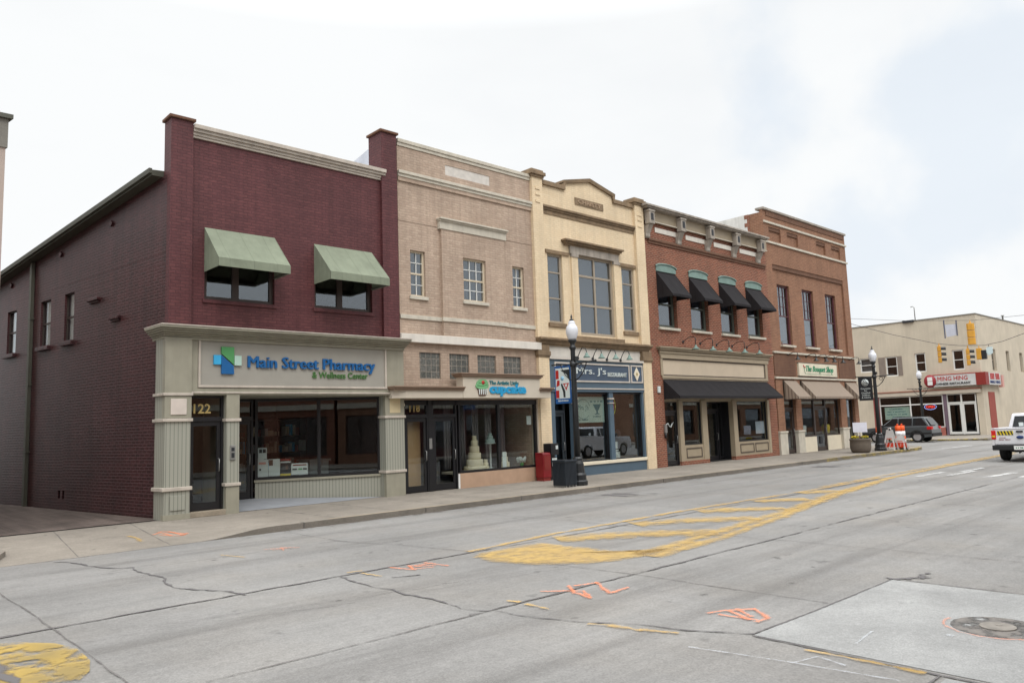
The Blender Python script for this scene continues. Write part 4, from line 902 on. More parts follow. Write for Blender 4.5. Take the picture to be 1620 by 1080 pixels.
for i in range(7): mb.prism([(22.42,5.25),(22.5+.05*i,7.4),(22.56+.05*i,7.4),(22.44+.05*i,5.25)], 'y', FY+.4+.02*(i%2), FY+.42+.02*(i%2))
tag(mb.build('window_curtain', M['paper'], base=(22.6,FY+.4,5.25)), 'white drawn curtain behind an upper window of the yellow building', 'curtain')
room(ye, 17.9, 23.6, FY+.5, FY+5, 4.6, 8, M['roomdark'], name='upper_interior')
mb = MB(); pf = lambda o: [(17.62-o*.3,FY-.1-o),(23.62+o*.3,FY-.1-o),(23.62+o*.3,FY),(17.62-o*.3,FY)]
steps(mb, pf, [(4.4,4.46,.0),(4.46,4.53,.05),(4.53,4.58,.1),(4.58,4.66,.15)]); mb.box(19.3,22.1,FY-.14,FY,4.665,4.8); mb.build('storefront_cornice', M['brownstone'], ye, bevel=.012)
mb = MB(); mb.box(18.06, 23.13, FY-.02, FY+.2, 4.0, 4.4); mb.build('white_panel', M['whitestone'], ye)
mb = MB(); mb.box(18.06, 23.13, FY-.1, FY+.2, 2.86, 4.0); sb = mb.build('sign_board', M['bluegrey'], ye)
mb = MB(); mb.box(18.06,23.13,FY-.13,FY-.1,2.95,2.99); mb.box(18.06,23.13,FY-.16,FY-.1,3.95,4.03)
for a, b in ((18.3,19.02),(19.12,22.28),(22.36,23.06)):
    c, d = 3.2, 3.86; w_ = .05
    mb.box(a,b,FY-.135,FY-.1,c,c+w_); mb.box(a,b,FY-.135,FY-.1,d-w_,d); mb.box(a,a+w_,FY-.133,FY-.1,c+w_,d-w_); mb.box(b-w_,b,FY-.133,FY-.1,c+w_,d-w_)
mb.build('moulding', plain('pale trim strip', A(198,190,180), .5), sb)
mb = MB()
for a, b in ((18.35,18.97),(19.17,22.23),(22.41,23.01)): mb.box(a,b,FY-.108,FY-.1,3.25,3.81)
mb.each('sign_field', M['bluesign'], sb)
sg = thing('shop_sign', 'white raised restaurant lettering and diamond on the slate blue board', 'sign', (20.7, FY-.11, 3.25))
YS = FY-.11; kx = YS/FY
mb = MB(); mb.text("Mrs. J's", 19.36, 20.93, 3.41, 3.71, YS, .03, .0); mb.build('lettering', M['paper'], sg)
mb = MB(); mb.text("RESTAURANT", 21.03, 22.1, 3.41, 3.56, YS, .03, .012); mb.build('lettering', M['paper'], sg)
for x in (18.66, 22.71):
    mb = MB(); mb.prism([(x-.17,3.53),(x,3.27),(x+.17,3.53),(x,3.79)], 'y', YS-.02, YS); o = mb.build('diamond', M['cream'], sg)
    mb = MB(); mb.prism([(x-.06,3.53),(x,3.45),(x+.06,3.53),(x,3.61)], 'y', YS-.024, YS-.02); mb.build('centre', M['gold'], o)
# restaurant storefront
window(ye, 19.42, 21.12, .46, 2.84, FY+.02, M['black'], M['glass_mirror'], fw=.04, d=.08, rot=2.6, name='display_window')
window(ye, 21.34, 23.02, .46, 2.84, FY+.02, M['black'], M['glass_mirror'], fw=.04, d=.08, rot=2.6, name='display_window')
mb = MB(); mb.box(19.22,19.42,FY-.06,FY+.15,.46,2.86); mb.box(21.12,21.34,FY-.06,FY+.15,.46,2.86); mb.box(23.02,23.13,FY-.06,FY+.15,.46,2.86); mb.box(18.06,18.3,FY-.06,FY+.15,0,2.86)
mm = mb.each('mullion_post', M['bluegrey'], ye)
mb = MB()
for a, b in ((19.2,19.44),(21.1,21.36)): mb.box(a,b,FY-.09,FY+.02,2.6,2.65); mb.box(a,b,FY-.09,FY+.02,2.45,2.48)
mb.each('collar', M['lighttrim'], mm)
mb = MB(); mb.box(19.22, 23.16, FY-.1, FY+.15, .345, .455); mb.build('sill', M['cream'], ye, bevel=.012)
mb = MB(); mb.box(19.22, 23.13, FY-.05, FY+.15, 0, .345); mb.build('stall_riser', M['bluegrey'], ye)
door(ye, 18.32, 19.2, .02, 2.84, FY+.35, fm=plain('dark slate door', A(58,64,70), .5), tz=2.2)
room(ye, 18.1, 23.1, FY+.16, FY+7, .02, 3.0, M['room'])
body(ye, 17.7, 23.78, FY+.3, FY+22, 0, 9.7, M['yellow'], 9.2)
t = thing('window_banner', 'pale green printed banner hung in the slate blue restaurant window', 'banner', (20.4,FY+.13,1.8))
mb = MB(); mb.box(19.48,21.02,FY+.125,FY+.13,1.80,2.70); mb.build('cloth', M['papergreen'], t)
mb = MB(); y = FY+.123; mb.text("Mrs. J's", 19.64,20.18,2.2,2.42,y,.003,.0); mb.scribble(20.28,20.96,2.5,2.58,y,10); mb.scribble(20.36,20.9,1.97,2.04,y,8); mb.scribble(19.62,20.15,1.87,1.93,y,8)
mb.prism([(20.42,2.44),(20.86,2.44),(20.74,2.26),(20.68,2.2),(20.68,2.13),(20.8,2.08),(20.48,2.08),(20.6,2.13),(20.6,2.2),(20.54,2.26)], 'y', y-.003, y); mb.build('print', M['tealtxt'], t)
mb = MB(); mb.tube([(19.91+.36*math.cos(R(a)),y-.001,2.27+.34*math.sin(R(a))) for a in range(20,340,20)], .008, 5); mb.build('print', M['tealtxt'], t)
t = thing('neon_sign', 'tall oval red sign with yellow green rim by the slate blue post', 'sign', (21.6,FY+.14,2.05))
mb = MB(); mb.tube([(21.56+.13*math.cos(R(a)),FY+.15,2.38+.31*math.sin(R(a))) for a in range(0,361,20)], .014, 6); mb.build('rim', plain('yellow green tube', A(206,214,90), .4), t)
mb = MB(); mb.lathe([(.001,FY+.15),(.08,FY+.152),(.08,FY+.16)], 21.56, 2.38, 14, ax='y'); o = mb.build('panel', M['red'], t)
for v in o.data.vertices: v.co.z = (v.co.z-.33)*2.9+.33
for x0, x1, z0, z1, lab in ((21.4,21.78,.5,.72,'white card lying lowest at the foot of the slate blue restaurant window'),(21.42,21.7,.74,.8,'thin white card just above another in the slate blue restaurant window'),(21.46,21.66,.84,1.08,'small upright pale card above the two low cards in the slate blue restaurant window')):
    mb = MB(); mb.box(x0,x1,FY+.105,FY+.11,z0,z1); tag(mb.build('window_notice', M['paper'], base=((x0+x1)/2,FY+.1,z0)), lab, 'notice')
mb = MB(); mb.lathe([(.16,FY+.3),(.17,FY+.31),(.16,FY+.33)], 21.95, 1.35, 16, ax='y'); o = tag(mb.build('wall_mirror', M['ink'], base=(21.95,FY+.3,1.1)), 'dark round mirror behind the slate blue restaurant window', 'mirror')
# ================================================================ 4. orange brick building
ob = thing('brick_building', 'orange red brick building with bracketed cornice, four black window awnings and a long black awning', 'building', (23.8, FY, 0))
bw4 = [(24.46,25.72), (26.71,28.02), (28.98,30.30), (31.2,32.55)]
mb = MB(); mb.wall(23.78, 33.25, 4.7, 10.05, [(a,b,5.43,7.68) for a,b in bw4], FY, .3); mb.build('wall', M['redbrick'], ob)
mb = MB(); mb.box(23.78, 24.5, FY-.001, FY+.3, 0, 4.7); mb.build('brick_pier', M['redbrick'], ob)
mb = MB(); mb.box(32.56, 33.25, FY-.001, FY+.3, 0, 4.7); mb.build('brick_pier', M['redbrick'], ob)
for i, (a, b) in enumerate(bw4):
    c = (a+b)/2; r_ = (b-a)/2
    mb = MB(); pts = [(a-.03,7.68),(b+.03,7.68)]+[(c+(r_+.03)*math.cos(R(t_)), 7.83+.14*math.sin(R(t_))) for t_ in range(0,181,15)]
    mb.prism(pts, 'y', FY-.035, FY+.05); o = mb.build('arched_head', M['teal'], ob)
    mb = MB(); P = [(c+(r_+.06)*math.cos(R(t_)), FY-.045, 7.86+.14*math.sin(R(t_))) for t_ in range(0,181,15)]; mb.tube(P, .035, 6); mb.build('rim', M['teal'], o)
    window(ob, a, b, 5.44, 7.67, FY+.16, M['greenwin'], fw=.13, hs=(6.4,), mw=.06, blind_or_sky_panel=plain('lavender sky tone panel', A(120,122,136), .8, var=.1), sill=(.1,.26,M['stone']))  # lavender of the reflected sky painted on an added panel
    awning(ob, a-.02, b+.02, 7.66, 6.58, .72, .1, M['awn_black'])
room(ob, 24.1, 33, FY+.5, FY+5, 5, 8, M['roomdark'], name='upper_interior')
mb = MB(); mb.box(23.5, 33.0, FY-.42, FY+.3, 10.12, 10.2); mb.box(23.6, 32.95, FY-.36, FY+.3, 10.06, 10.12); mb.build('coping', M['greystone'], ob, bevel=.01)
mb = MB(); mb.box(23.78, 33.2, FY-.12, FY-.001, 9.62, 10.06); mb.build('cornice_board', M['tanwood'], ob)
mb = MB(); mb.box(23.78, 33.2, FY-.15, FY-.12, 9.6, 9.64); mb.build('moulding', M['stone'], ob)
mb = MB()
for i in range(4): a = 24.5+2.13*i; mb.box(a, a+1.45, FY-.03, FY-.001, 9.25, 9.45)
mb.each('white_strip', M['whitestone'], ob)
mb = MB(); mb.box(24.0, 33.1, FY-.05, FY-.001, 8.76, 8.86); mb.box(24.0, 33.1, FY-.09, FY-.001, 8.86, 8.95); mb.build('corbel_course', M['darkbrown'], ob)
for i in range(5):
    a = 23.74+2.13*i; b = a+.34
    mb = MB(); mb.box(a, b, FY-.36, FY-.12, 9.44, 9.92); mb.box(a-.03,b+.03,FY-.38,FY-.12,9.92,10.0); o = mb.build('cornice_bracket', M['greystone'], ob, bevel=.012)
    mb = MB(); mb.box(a+.09, b-.08, FY-.365, FY-.355, 9.58, 9.86); mb.build('inset', M['ink'], o)
    mb = MB(); prof = [(FY-.30,9.43),(FY-.001,9.43),(FY-.001,8.92),(FY-.08,8.92),(FY-.12,8.98),(FY-.12,9.1),(FY-.2,9.26)]
    mb.prism(prof, 'x', a+.03, b-.03); mb.build('corbel', M['greystone'], o, bevel=.012)
# storefront
mb = MB(); pf = lambda o: [(24.36-o,FY-.02-o),(32.72+o,FY-.02-o),(32.72+o,FY),(24.36-o,FY)]
steps(mb, pf, [(4.32,4.40,.03),(4.40,4.47,.07),(4.47,4.53,.05),(4.53,4.60,.14),(4.60,4.65,.2)]); mb.build('storefront_cornice', M['tanwood'], ob, bevel=.01)
mb = MB(); mb.box(24.5, 32.56, FY+.0, FY+.25, 3.38, 4.32); sb = mb.build('sign_board', M['tanwood2'], ob)
mb = MB(); mb.box(24.42,32.6,FY-.05,FY-.001,3.42,3.52); mb.box(24.36,32.66,FY-.08,FY-.001,4.2,4.32); mb.box(24.36,24.5,FY-.05,FY-.001,3.52,4.2); mb.box(32.4,32.6,FY-.05,FY-.001,3.52,4.2); mb.build('surround', M['tanwood'], sb, bevel=.01)
mb = MB(); mb.box(24.5,32.4,FY-.02,FY-.001,3.52,3.57); mb.box(24.5,32.4,FY-.02,FY-.001,4.15,4.2); mb.box(32.34,32.4,FY-.018,FY-.001,3.57,4.15); mb.build('moulding', M['darkline'], sb)
awning(ob, 24.5, 32.54, 3.37, 2.60, .74, .1, M['awn_black'], frame=M['black'])
mb = MB(); mb.box(24.5, 32.56, FY+.05, FY+.25, 2.5, 3.38); mb.build('transom_panel', M['tanwood'], ob)
door(ob, 24.52, 25.42, .03, 2.52, FY+.08, tz=2.12)
mb = MB()
for a, b in ((25.42,25.69),(27.02,27.40),(29.42,29.74),(32.36,32.56)): mb.box(a,b,FY-.02,FY+.2,.16,2.55)
mb.each('storefront_post', M['tanwood'], ob)
window(ob, 25.69, 27.02, .78, 2.52, FY+.05, M['black'], M['glass'], fw=.05, name='display_window')
window(ob, 29.74, 32.36, .76, 2.52, FY+.05, M['black'], M['glass'], fw=.05, name='display_window')
mb = MB(); mb.box(25.69, 27.02, FY, FY+.2, .16, .77); mb.box(29.74, 32.36, FY, FY+.2, .16, .75); o = mb.each('stall_riser', M['tanwood'], ob)
for a, b in ((25.8,26.9),(29.85,31.0),(31.12,32.26)):
    mb = MB(); mb.box(a,b,FY-.02,FY-.001,.26,.31); mb.box(a,b,FY-.02,FY-.001,.61,.66); mb.box(a,a+.04,FY-.02,FY-.001,.31,.61); mb.box(b-.04,b,FY-.02,FY-.001,.31,.61); mb.build('panel_moulding', M['darkline'], o)
mb = MB(); mb.box(25.42, 27.40, FY-.02, FY+.2, 0, .16); mb.box(29.42, 32.56, FY-.02, FY+.2, 0, .16); mb.each('brick_plinth', M['redbrick'], ob)
door(ob, 27.95, 29.10, .02, 2.5, FY+.55, tz=2.15); window(ob, 27.40, 27.95, .1, 2.5, FY+.55, M['black'], M['glass'], fw=.05); window(ob, 29.10, 29.42, .1, 2.5, FY+.55, M['black'], M['glass'], fw=.05)
mb = MB(); mb.box(27.36,27.40,FY+.2,FY+.6,0,2.5); mb.box(29.42,29.46,FY+.2,FY+.6,0,2.5); mb.box(27.4,29.42,FY+.2,FY+.65,2.5,2.55); mb.each('entry_side', M['black'], ob)
mb = MB(); mb.box(24.08,24.24,FY-.06,FY-.002,2.85,3.1); mb.build('wall_box', M['paper'], ob, bevel=.01)
mb = MB(); mb.box(24.36,24.48,FY-.09,FY-.002,1.3,1.62); mb.build('wall_box', M['steel'], ob, bevel=.01)
mb = MB(); mb.tube([(24.42,FY-.04,1.3),(24.42,FY-.04,1.1)], .05, 8); mb.build('bell_box', M['black'], ob)
room(ob, 24.5, 32.6, FY+.2, FY+8, .02, 3.0, M['roomdark'])
body(ob, 23.78, 33.25, FY+.3, FY+22, 0, 9.95, M['redbrick'], 9.6)
mb = MB(); mb.box(31.45,32.2,FY+.112,FY+.118,1.05,1.6); tag(mb.build('window_notice', plain('blue white sheet', A(176,184,196), .6), base=(31.8,FY+.1,1.05)), 'blue white sheet in the window under the long black awning', 'notice')
mb = MB(); mb.tube([(24.68,FY+.132,1.45),(24.74,FY+.132,1.62),(24.84,FY+.132,1.66),(24.92,FY+.132,1.55),(25.02,FY+.132,1.52),(25.1,FY+.132,1.63),(25.22,FY+.132,1.7)], [.012,.03,.028,.02,.03,.026,.01], 6); tag(mb.build('door_decal', M['paper'], base=(24.96,FY+.13,1.4)), 'white swirl decal on the glass door beside the brick pier under the black awning', 'decal')

# ================================================================ 5. brown brick building
bb = thing('brick_building', 'tallest brown brick building with recessed panels, burgundy windows and striped awnings', 'building', (33.25, FY, 0))
x0, x1 = 33.25, 42.3
pn = [(33.75,34.93,10.28,10.94),(35.56,36.71,10.28,10.94),(38.74,39.8,10.28,10.94),(40.5,41.6,10.28,10.94)]
field = (33.85,41.62,4.95,9.1)
mb = MB(); mb.wall(x0, x1, 3.5, 11.72, pn+[field], FY, .14); mb.build('wall', M['brownbrick'], bb)
bw5 = [(34.34,35.56,5.22,8.18),(36.89,38.12,5.22,8.18),(39.5,40.74,5.22,8.18)]
mb = MB(); mb.wall(33.85, 41.62, 4.95, 9.1, bw5, FY+.1, .3); mb.wall(33.6,41.8,10.2,11.0,[],FY+.09,.1); mb.build('recessed_wall', M['brownbrick'], bb)
mb = MB(); mb.box(33.85, 41.62, FY+.03, FY+.1, 8.9, 9.1); mb.build('corbel_course', M['darkbrown'], bb)
mb = MB()
for a,b,c,d in pn: mb.box(a,b,FY+.03,FY+.09,10.78,10.94)
mb.each('panel_head', M['darkbrown'], bb)
for a,b,c,d in bw5:
    mid = 6.66
    window(bb, a, b, c, d, FY+.2, M['burgundy'], fw=.09, hs=(mid,), bars=grid(a+.09,b-.09,mid,d-.09,3,3,.016), blind_or_sky_panel=plain('pale grey sky tone panel', A(140,142,150), .8, var=.1), sill=(.1,.24,M['stone']))  # sky reflection put into the pale grey of an added panel
room(bb, 33.6, 42, FY+.5, FY+5, 4.9, 8.6, M['roomdark'], name='upper_interior')
mb = MB(); mb.box(x0-.03, x1+.06, FY-.08, FY+.35, 11.72, 11.83); mb.build('coping', M['greystone'], bb, bevel=.01)
for z0,z1,o in ((11.08,11.18,.07),(10.1,10.2,.07),(4.77,4.86,.09),(3.56,3.65,.09)):
    mb = MB(); mb.box(x0+.02, x1+.05, FY-o, FY-.001, z0, z1); mb.build('belt_course', M['stone'], bb, bevel=.008)
mb = MB(); mb.box(x0+.3, x1-.2, FY-.03, FY-.001, 11.45, 11.72); mb.build('brick_course', M['darkbrown'], bb)
mb = MB()
for a, b in ((33.3,35.4),(40.2,42.2)): mb.box(a,b,FY-.03,FY-.001,3.72,4.7); 
mb.each('brick_panel', M['darkbrown'], bb)
# lower front
peds = [(33.3,34.0),(35.08,35.72),(40.0,40.76),(41.75,42.3)]
for a, b in peds:
    mb = MB(); mb.box(a+.03, b-.03, FY-.02, FY+.3, 1.1, 3.56); o = mb.build('brick_pier', M['brownbrick'], bb)
    mb = MB(); mb.box(a, b, FY-.08, FY+.3, 0, 1.0); mb.box(a-.03, b+.03, FY-.11, FY+.3, 1.0, 1.09); mb.build('pedestal', M['stone'], o, bevel=.012)
door(bb, 34.0, 35.08, .02, 2.6, FY+.1, fm=M['brownwin'], tz=2.15)
window(bb, 35.72, 37.22, .74, 2.6, FY+.1, M['brownwin'], M['glass'], fw=.07, name='display_window')
door(bb, 37.22, 38.45, .02, 2.6, FY+.1, fm=M['brownwin'], tz=2.2)
window(bb, 38.45, 40.0, .74, 2.6, FY+.1, M['brownwin'], M['glass'], fw=.07, name='display_window')
window(bb, 40.76, 41.75, .1, 2.6, FY+.1, M['brownwin'], M['glass'], fw=.07, name='display_window')
mb = MB(); mb.box(35.72,37.22,FY+.06,FY+.25,0,.735); mb.box(38.45,40,FY+.06,FY+.25,0,.735); mb.each('stall_riser', M['cream'], bb)
mb = MB(); mb.box(33.9,41.8,FY+.08,FY+.2,2.605,3.5); mb.build('transom_panel', M['darkline'], bb)
for a, b in ((34.08,35.3),(35.84,40.1),(40.83,42.1)): awning(bb, a, b, 3.48, 2.58, .68, .11, M['awn_stripe'], y=FY-.03)
room(bb, 33.6, 42.1, FY+.28, FY+8, .02, 3.2, M['room'])
body(bb, x0, x1, FY+.14, FY+24, 0, 11.6, M['brownbrick'], 11.2)
mb = MB(); mb.box(x0-.02, x0-.002, FY+.75, FY+16, 9.4, 11.62); mb.build('painted_party_wall', M['whitewall'], bb)
mb = MB()
for i in range(10): mb.box(x0-.026, x0-.004, FY+.70, FY+(.95 if i % 2 else .8), 9.6+.2*i, 9.8+.2*i)
mb.build('toothed_brick', M['redbrick'], bb)
sg = thing('shop_sign', 'cream flower shop board with green script and tulips', 'sign', (37.8, FY-.05, 3.74))
kx = (FY-.06)/FY; ys = FY-.06
mb = MB(); mb.box(35.6,39.78,ys-.03,FY-.001,3.74,4.36); mb.build('board', plain('cream sign board', A(222,214,192), .5), sg)
mb = MB(); mb.box(35.56,39.82,ys-.02,FY-.001,3.70,3.74); mb.box(35.56,39.82,ys-.02,FY-.001,4.36,4.40); mb.build('moulding', M['darkline'], sg)
mb = MB(); mb.btext('The Bouquet Shop', 36.3, 39.35, 3.87, 4.25, ys-.03, .012, .03, shear=.35)
mb.box(36.2,39.3,ys-.036,ys-.03,3.835,3.85); mb.tube([(36.2,ys-.036,3.84),(36.15,ys-.036,4.0),(36.08,ys-.036,4.2)], .012, 5); mb.build('lettering', M['greentxt'], sg)
mb = MB()
for x, z in ((36.07,4.22),(36.2,4.16)): mb.lathe([(.001,z-.05),(.035,z-.02),(.03,z+.03),(.01,z+.05)], x, ys-.035, 8)
mb.each('tulip', M['red'], sg)
mb = MB()
for i in range(26): 
    q = random.uniform(0,1); mb.lathe([(.01,1.8+q*.75),(.09,1.86+q*.75),(.02,1.95+q*.75)], 36.05+random.uniform(-.18,.25), FY+.35+random.uniform(0,.2), 6)
tag(mb.build('hanging_plant', M['grass'], base=(36,FY+.4,1.8)), 'green hanging plant in the flower shop window', 'plant')
mb = MB(); mb.box(37.7,38.0,FY+.12,FY+.14,.35,.72); tag(mb.build('door_notice', M['ink'], base=(37.85,FY+.12,.35)), 'black square low on the flower shop door', 'notice')
for x, z, m, lab, c in ((34.5,1.5,'blue','blue card behind the glass of the flower shop side door','card'),(34.55,.35,'red','red basket standing behind the flower shop side door','basket'),(36.6,.8,'paper','white display block inside the flower shop window under the hanging plant','display'),(39.2,.8,'yellowp','yellow flowers standing inside the flower shop window','flowers')):
    t = MB(); t.lathe([(.12,z),(.2,z+.05),(.22,z+.45),(.17,z+.5)], x, FY+.5, 10); tag(t.build({'card':'window_card','basket':'flower_basket','display':'window_display','flowers':'flower_bucket'}[c], M[m], base=(x,FY+.5,z)), lab, c)

# ---------------------------------------------------------------- gooseneck lamps
def gooseneck(base, out, rise, drop, m_arm, m_sh, r_=.12, dx=0., wall=True):
    bx, by, bz = base
    t = thing('gooseneck_lamp', '', 'wall lamp', base)
    P = [(bx,by,bz),(bx+dx*.25,by-out*.25,bz+rise*.55),(bx+dx*.5,by-out*.55,bz+rise),(bx+dx*.85,by-out*.9,bz+rise*.85),(bx+dx,by-out,bz+rise*.55),(bx+dx,by-out,bz-drop+.16)]
    mb = MB(); mb.tube(P, .016, 6); mb.build('arm', m_arm, t)
    mb = MB(); mb.lathe([(.06,by-.001),(.06,by-.02),(.02,by-.03)], bx, bz, 10, ax='y') ; mb.build('wall_plate', m_arm, t)
    z = bz-drop; mb = MB(); mb.lathe([(.028,z+.17),(.05,z+.12),(.055,z+.09),(r_,z+.02),(r_,z),(r_-.015,z+.005)], bx+dx, by-out, 14); mb.build('shade', m_sh, t)
    return t
words = ['first', 'second', 'third', 'fourth', 'fifth']
g0 = None
for i in range(5):
    b = (26.05+1.24*i-.05, FY, 4.92)
    lab = words[i]+' teal gooseneck lamp from the yellow building above the long black awning'
    if g0 is None: g0 = gooseneck(b, .66, .16, .36, M['lampblack'], M['teal'], .15, -.1); g0['label'] = lab
    else: dup(g0, b, lab)
g0['group'] = 'teal gooseneck lamps'
for o in [o for o in C.objects if o.name.startswith('gooseneck_lamp')]: o['group'] = 'teal gooseneck lamps above the black awning'
w6 = ['first', 'second', 'third', 'fourth', 'fifth', 'sixth']
g1 = None
for i, x in enumerate((34.7, 36.6, 37.72, 38.65, 39.65, 41.6)):
    lab = w6[i]+' black gooseneck lamp from the orange brick building, along the flower shop board'
    if g1 is None: g1 = gooseneck((x,FY,4.7), .55, .12, .26, M['lampblack'], M['lampblack'], .14, -.08); g1['label'] = lab; g1['group'] = 'black gooseneck lamps over the flower shop board'
    else: dup(g1, (x,FY,4.7), lab)
g2 = None
for i, x in enumerate((19.42, 20.2, 20.97, 21.74)):
    lab = words[i]+' pale teal gooseneck lamp from the tan building, over the slate blue board'
    if g2 is None: g2 = gooseneck((x,FY-.16,4.02), .42, .34, .02, M['lampblack'], M['teal'], .12, 0); g2['label'] = lab; g2['group'] = 'teal gooseneck lamps over the slate blue board'
    else: dup(g2, (x,FY-.16,4.02), lab)

# ================================================================ left neighbour sliver
lb = thing('neighbour_building', 'tan building edge with grey metal parapet across the alley from the maroon building', 'building', (-4, FY, 0))
mb = MB(); mb.prism([(-12,FY),(2.7,FY),(.3,FY+15),(-12,FY+15)], 'z', -.1, 7.7); mb.build('wall', M['leftwall'], lb)
mb = MB(); mb.prism([(-12.03,FY-.03),(2.73,FY-.03),(.33,FY+15.03),(-12.03,FY+15.03)], 'z', 7.7, 8.3); mb.build('parapet', M['capmetal'], lb)
mb = MB(); mb.prism([(-12.1,FY-.1),(2.8,FY-.1),(.4,FY+15.1),(-12.1,FY+15.1)], 'z', 8.3, 8.39); mb.build('coping', M['gutter'], lb)
window(lb, -3, 0, .7, 2.6, FY-.04, M['black'], M['glass'], fw=.08, name='display_window')

# ================================================================ restaurant across the cross street
rs = thing('stucco_building', 'cream stucco restaurant building on the far corner beyond the cross street', 'building', (62, 17, 0))
def rf(x, y, z): return (62+y, -x, z)          # street front: local x = -Y
Y0, Y1 = 17.0, 30.0
rw = [(-25.5,-24.3,5.04,6.18),(-23.52,-22.64,4.6,6.14),(-21.34,-20.58,4.76,6.22),(-18.75,-17.97,4.74,6.22)]
mb = MB(rf); mb.wall(-Y1, -Y0, 3.02, 8.7, rw, 0, .3); mb.wall(-Y1, -24.7, -.05, 3.02, [], 0, .3); mb.box(-17.42, -Y0, 0, .3, -.05, 3.02); mb.build('wall', M['stucco'], rs)
for i, (a, b, c, d) in enumerate(rw):
    window(rs, a, b, c, d, .08, M['whitewin'], fw=.09, hs=((c+d)/2,), tf=rf, sill=(.08,.06,M['stone']))
mb = MB(rf)
for a, b in ((-24.04,-23.54),(-22.62,-22.28)): mb.box(a,b,-.03,-.002,4.62,6.12)
mb.each('shutter', plain('faded brown shutter', A(132,120,110), .7), rs)
mb = MB(rf); mb.box(-25.45,-24.35,.2,.22,5.1,6.1); mb.build('blind_or_sky_panel', plain('grey blind', A(140,146,146), .7), rs)
def rside(x, y, z): return (x, 17+y, z)
sw = [(65.0,66.1,4.65,6.3),(68.8,69.7,4.72,6.3),(72.6,73.5,4.72,6.3),(76.2,77.1,4.72,6.3)]
mb = MB(rside); mb.wall(62.3, 84, -.05, 8.7, sw, 0, .3); mb.build('side_wall', M['stucco'], rs)
for a, b, c, d in sw: window(rs, a, b, c, d, .16, M['greywin'], fw=.08, hs=((c+d)/2,), tf=rside)
mb = MB(); mb.box(83.7,84,17.3,30,0,8.7); mb.box(62.3,83.7,29.7,30,0,8.7); mb.build('rear_wall', M['stucco'], rs)
mb = MB(); mb.box(62.3,83.7,17.3,29.7,8.2,8.4); mb.build('roof', M['roof'], rs)
mb = MB(); mb.prism([(61.95,16.95),(84.05,16.95),(84.05,30),(61.95,30)], 'z', 8.7, 8.77); mb.build('coping', M['capmetal'], rs)
room(rs, -24.3, -17.3, .45, 8, .05, 3.2, M['roomdark'], tf=rf); room(rs, -26, -17.3, .45, 4, 4.2, 7, M['roomdark'], tf=rf, name='upper_interior')
mb = MB(rside); mb.box(63.2, 64.7, -.03, -.001, 0, 3.05); mb.build('red_pier', plain('brick red paint', A(150,72,62), .7), rs)
mb = MB(rf); mb.box(-24.7,-24.3,-.03,.3,0,3.02); mb.build('red_pier', plain('dull red pier', A(140,66,66), .7), rs)
window(rs, -24.28, -19.68, .58, 3.0, .06, M['whitewin'], M['glass'], fw=.07, vs=(-22.0,), hs=(2.34,), mw=.09, tf=rf, name='display_window')
mb = MB(rf); mb.box(-24.3,-19.6,0,.25,-.05,.575); mb.build('stall_riser', plain('red brick riser', A(168,100,88), .8), rs)
mb = MB(rf); mb.box(-19.66,-19.42,0,.25,-.05,3.02); mb.build('post', plain('mauve post', A(110,92,104), .6), rs)
for a, b in ((-19.42,-18.46),(-18.46,-17.5)): door(rs, a, b, .05, 3.0, .06, fm=M['whitewin'], tz=2.36, tf=rf, pulls=False)
mb = MB(rf); mb.box(-24.6,-17.1,-.14,-.001,3.03,3.3); mb.build('fascia', M['canopy'], rs)
mb = MB(rf); mb.box(-24.65,-17.05,-.18,-.001,3.3,3.38); mb.build('fascia_cap', plain('rust trim', A(140,84,66), .7), rs)
sg = thing('shop_sign', 'white restaurant signboard with red lettering wrapping the cream stucco corner', 'sign', (61.6, 17, 3.6))
mb = MB(rf); mb.box(-20.25,-17.25,-.35,-.18,3.58,4.42); mb.build('board', plain('aged white board', A(200,200,198), .5), sg)
mb = MB(rf); mb.box(-20.3,-17.2,-.37,-.16,4.42,4.47); mb.build('top_trim', M['red'], sg)
mb = MB(); mb.box(61.63,62.4,16.62,17.25,3.56,4.46); mb.build('corner_box', plain('deep red box', A(138,46,40), .5), sg)
mb = MB(); mb.box(62.4,65.4,16.66,16.8,3.56,4.44); mb.build('board', plain('aged white board', A(200,200,198), .5), sg)
mb = MB(); mb.box(65.5,65.95,16.6,16.85,3.4,4.3); mb.build('end_panel', M['pink'], sg)
mb = MB(rf); mb.text('MING HING', -19.78,-17.78,3.98,4.30,-.35,.02,.0, shear=.0); mb.build('lettering', M['red'], sg)
mb = MB(rf); mb.text('CHINESE RESTAURANT', -19.95,-17.6,3.68,3.85,-.35,.02,.02); mb.build('lettering', M['ink'], sg)
mb = MB(rf); mb.lathe([(.001,-.39),(.42,-.385),(.42,-.36)], -20.3, 4.0, 18, ax='y'); o = mb.build('emblem', plain('emblem red', A(150,40,48), .5), sg)
for v in o.data.vertices: v.co.z = (v.co.z-.4)*1.15+.42; v.co.y *= 1.0
mb = MB(rf); mb.box(-20.47,-20.13,-.4,-.39,4.03,4.32); mb.box(-20.47,-20.13,-.4,-.39,3.72,3.99); mb.build('inset', M['white'], o)
mb = MB(rside)
for x in (62.85,64.1):
    for q in (0,.22,.44): mb.box(x,x+.95,-.36,-.345,3.98+q*.7,4.08+q*.7)
    for q in (.1,.45,.8): mb.box(x+q,x+q+.12,-.365,-.346,3.96,4.38)
mb.build('glyph', M['red'], sg)
mb = MB(rside); mb.text('MING HING', 62.75,65.2,3.66,3.86,-.34,.02,.02); mb.build('lettering', M['navy'], sg)
t = thing('window_banner', 'pale teal banner of dark lines in the restaurant window behind the dark car', 'banner', (62.3,23,1.4))
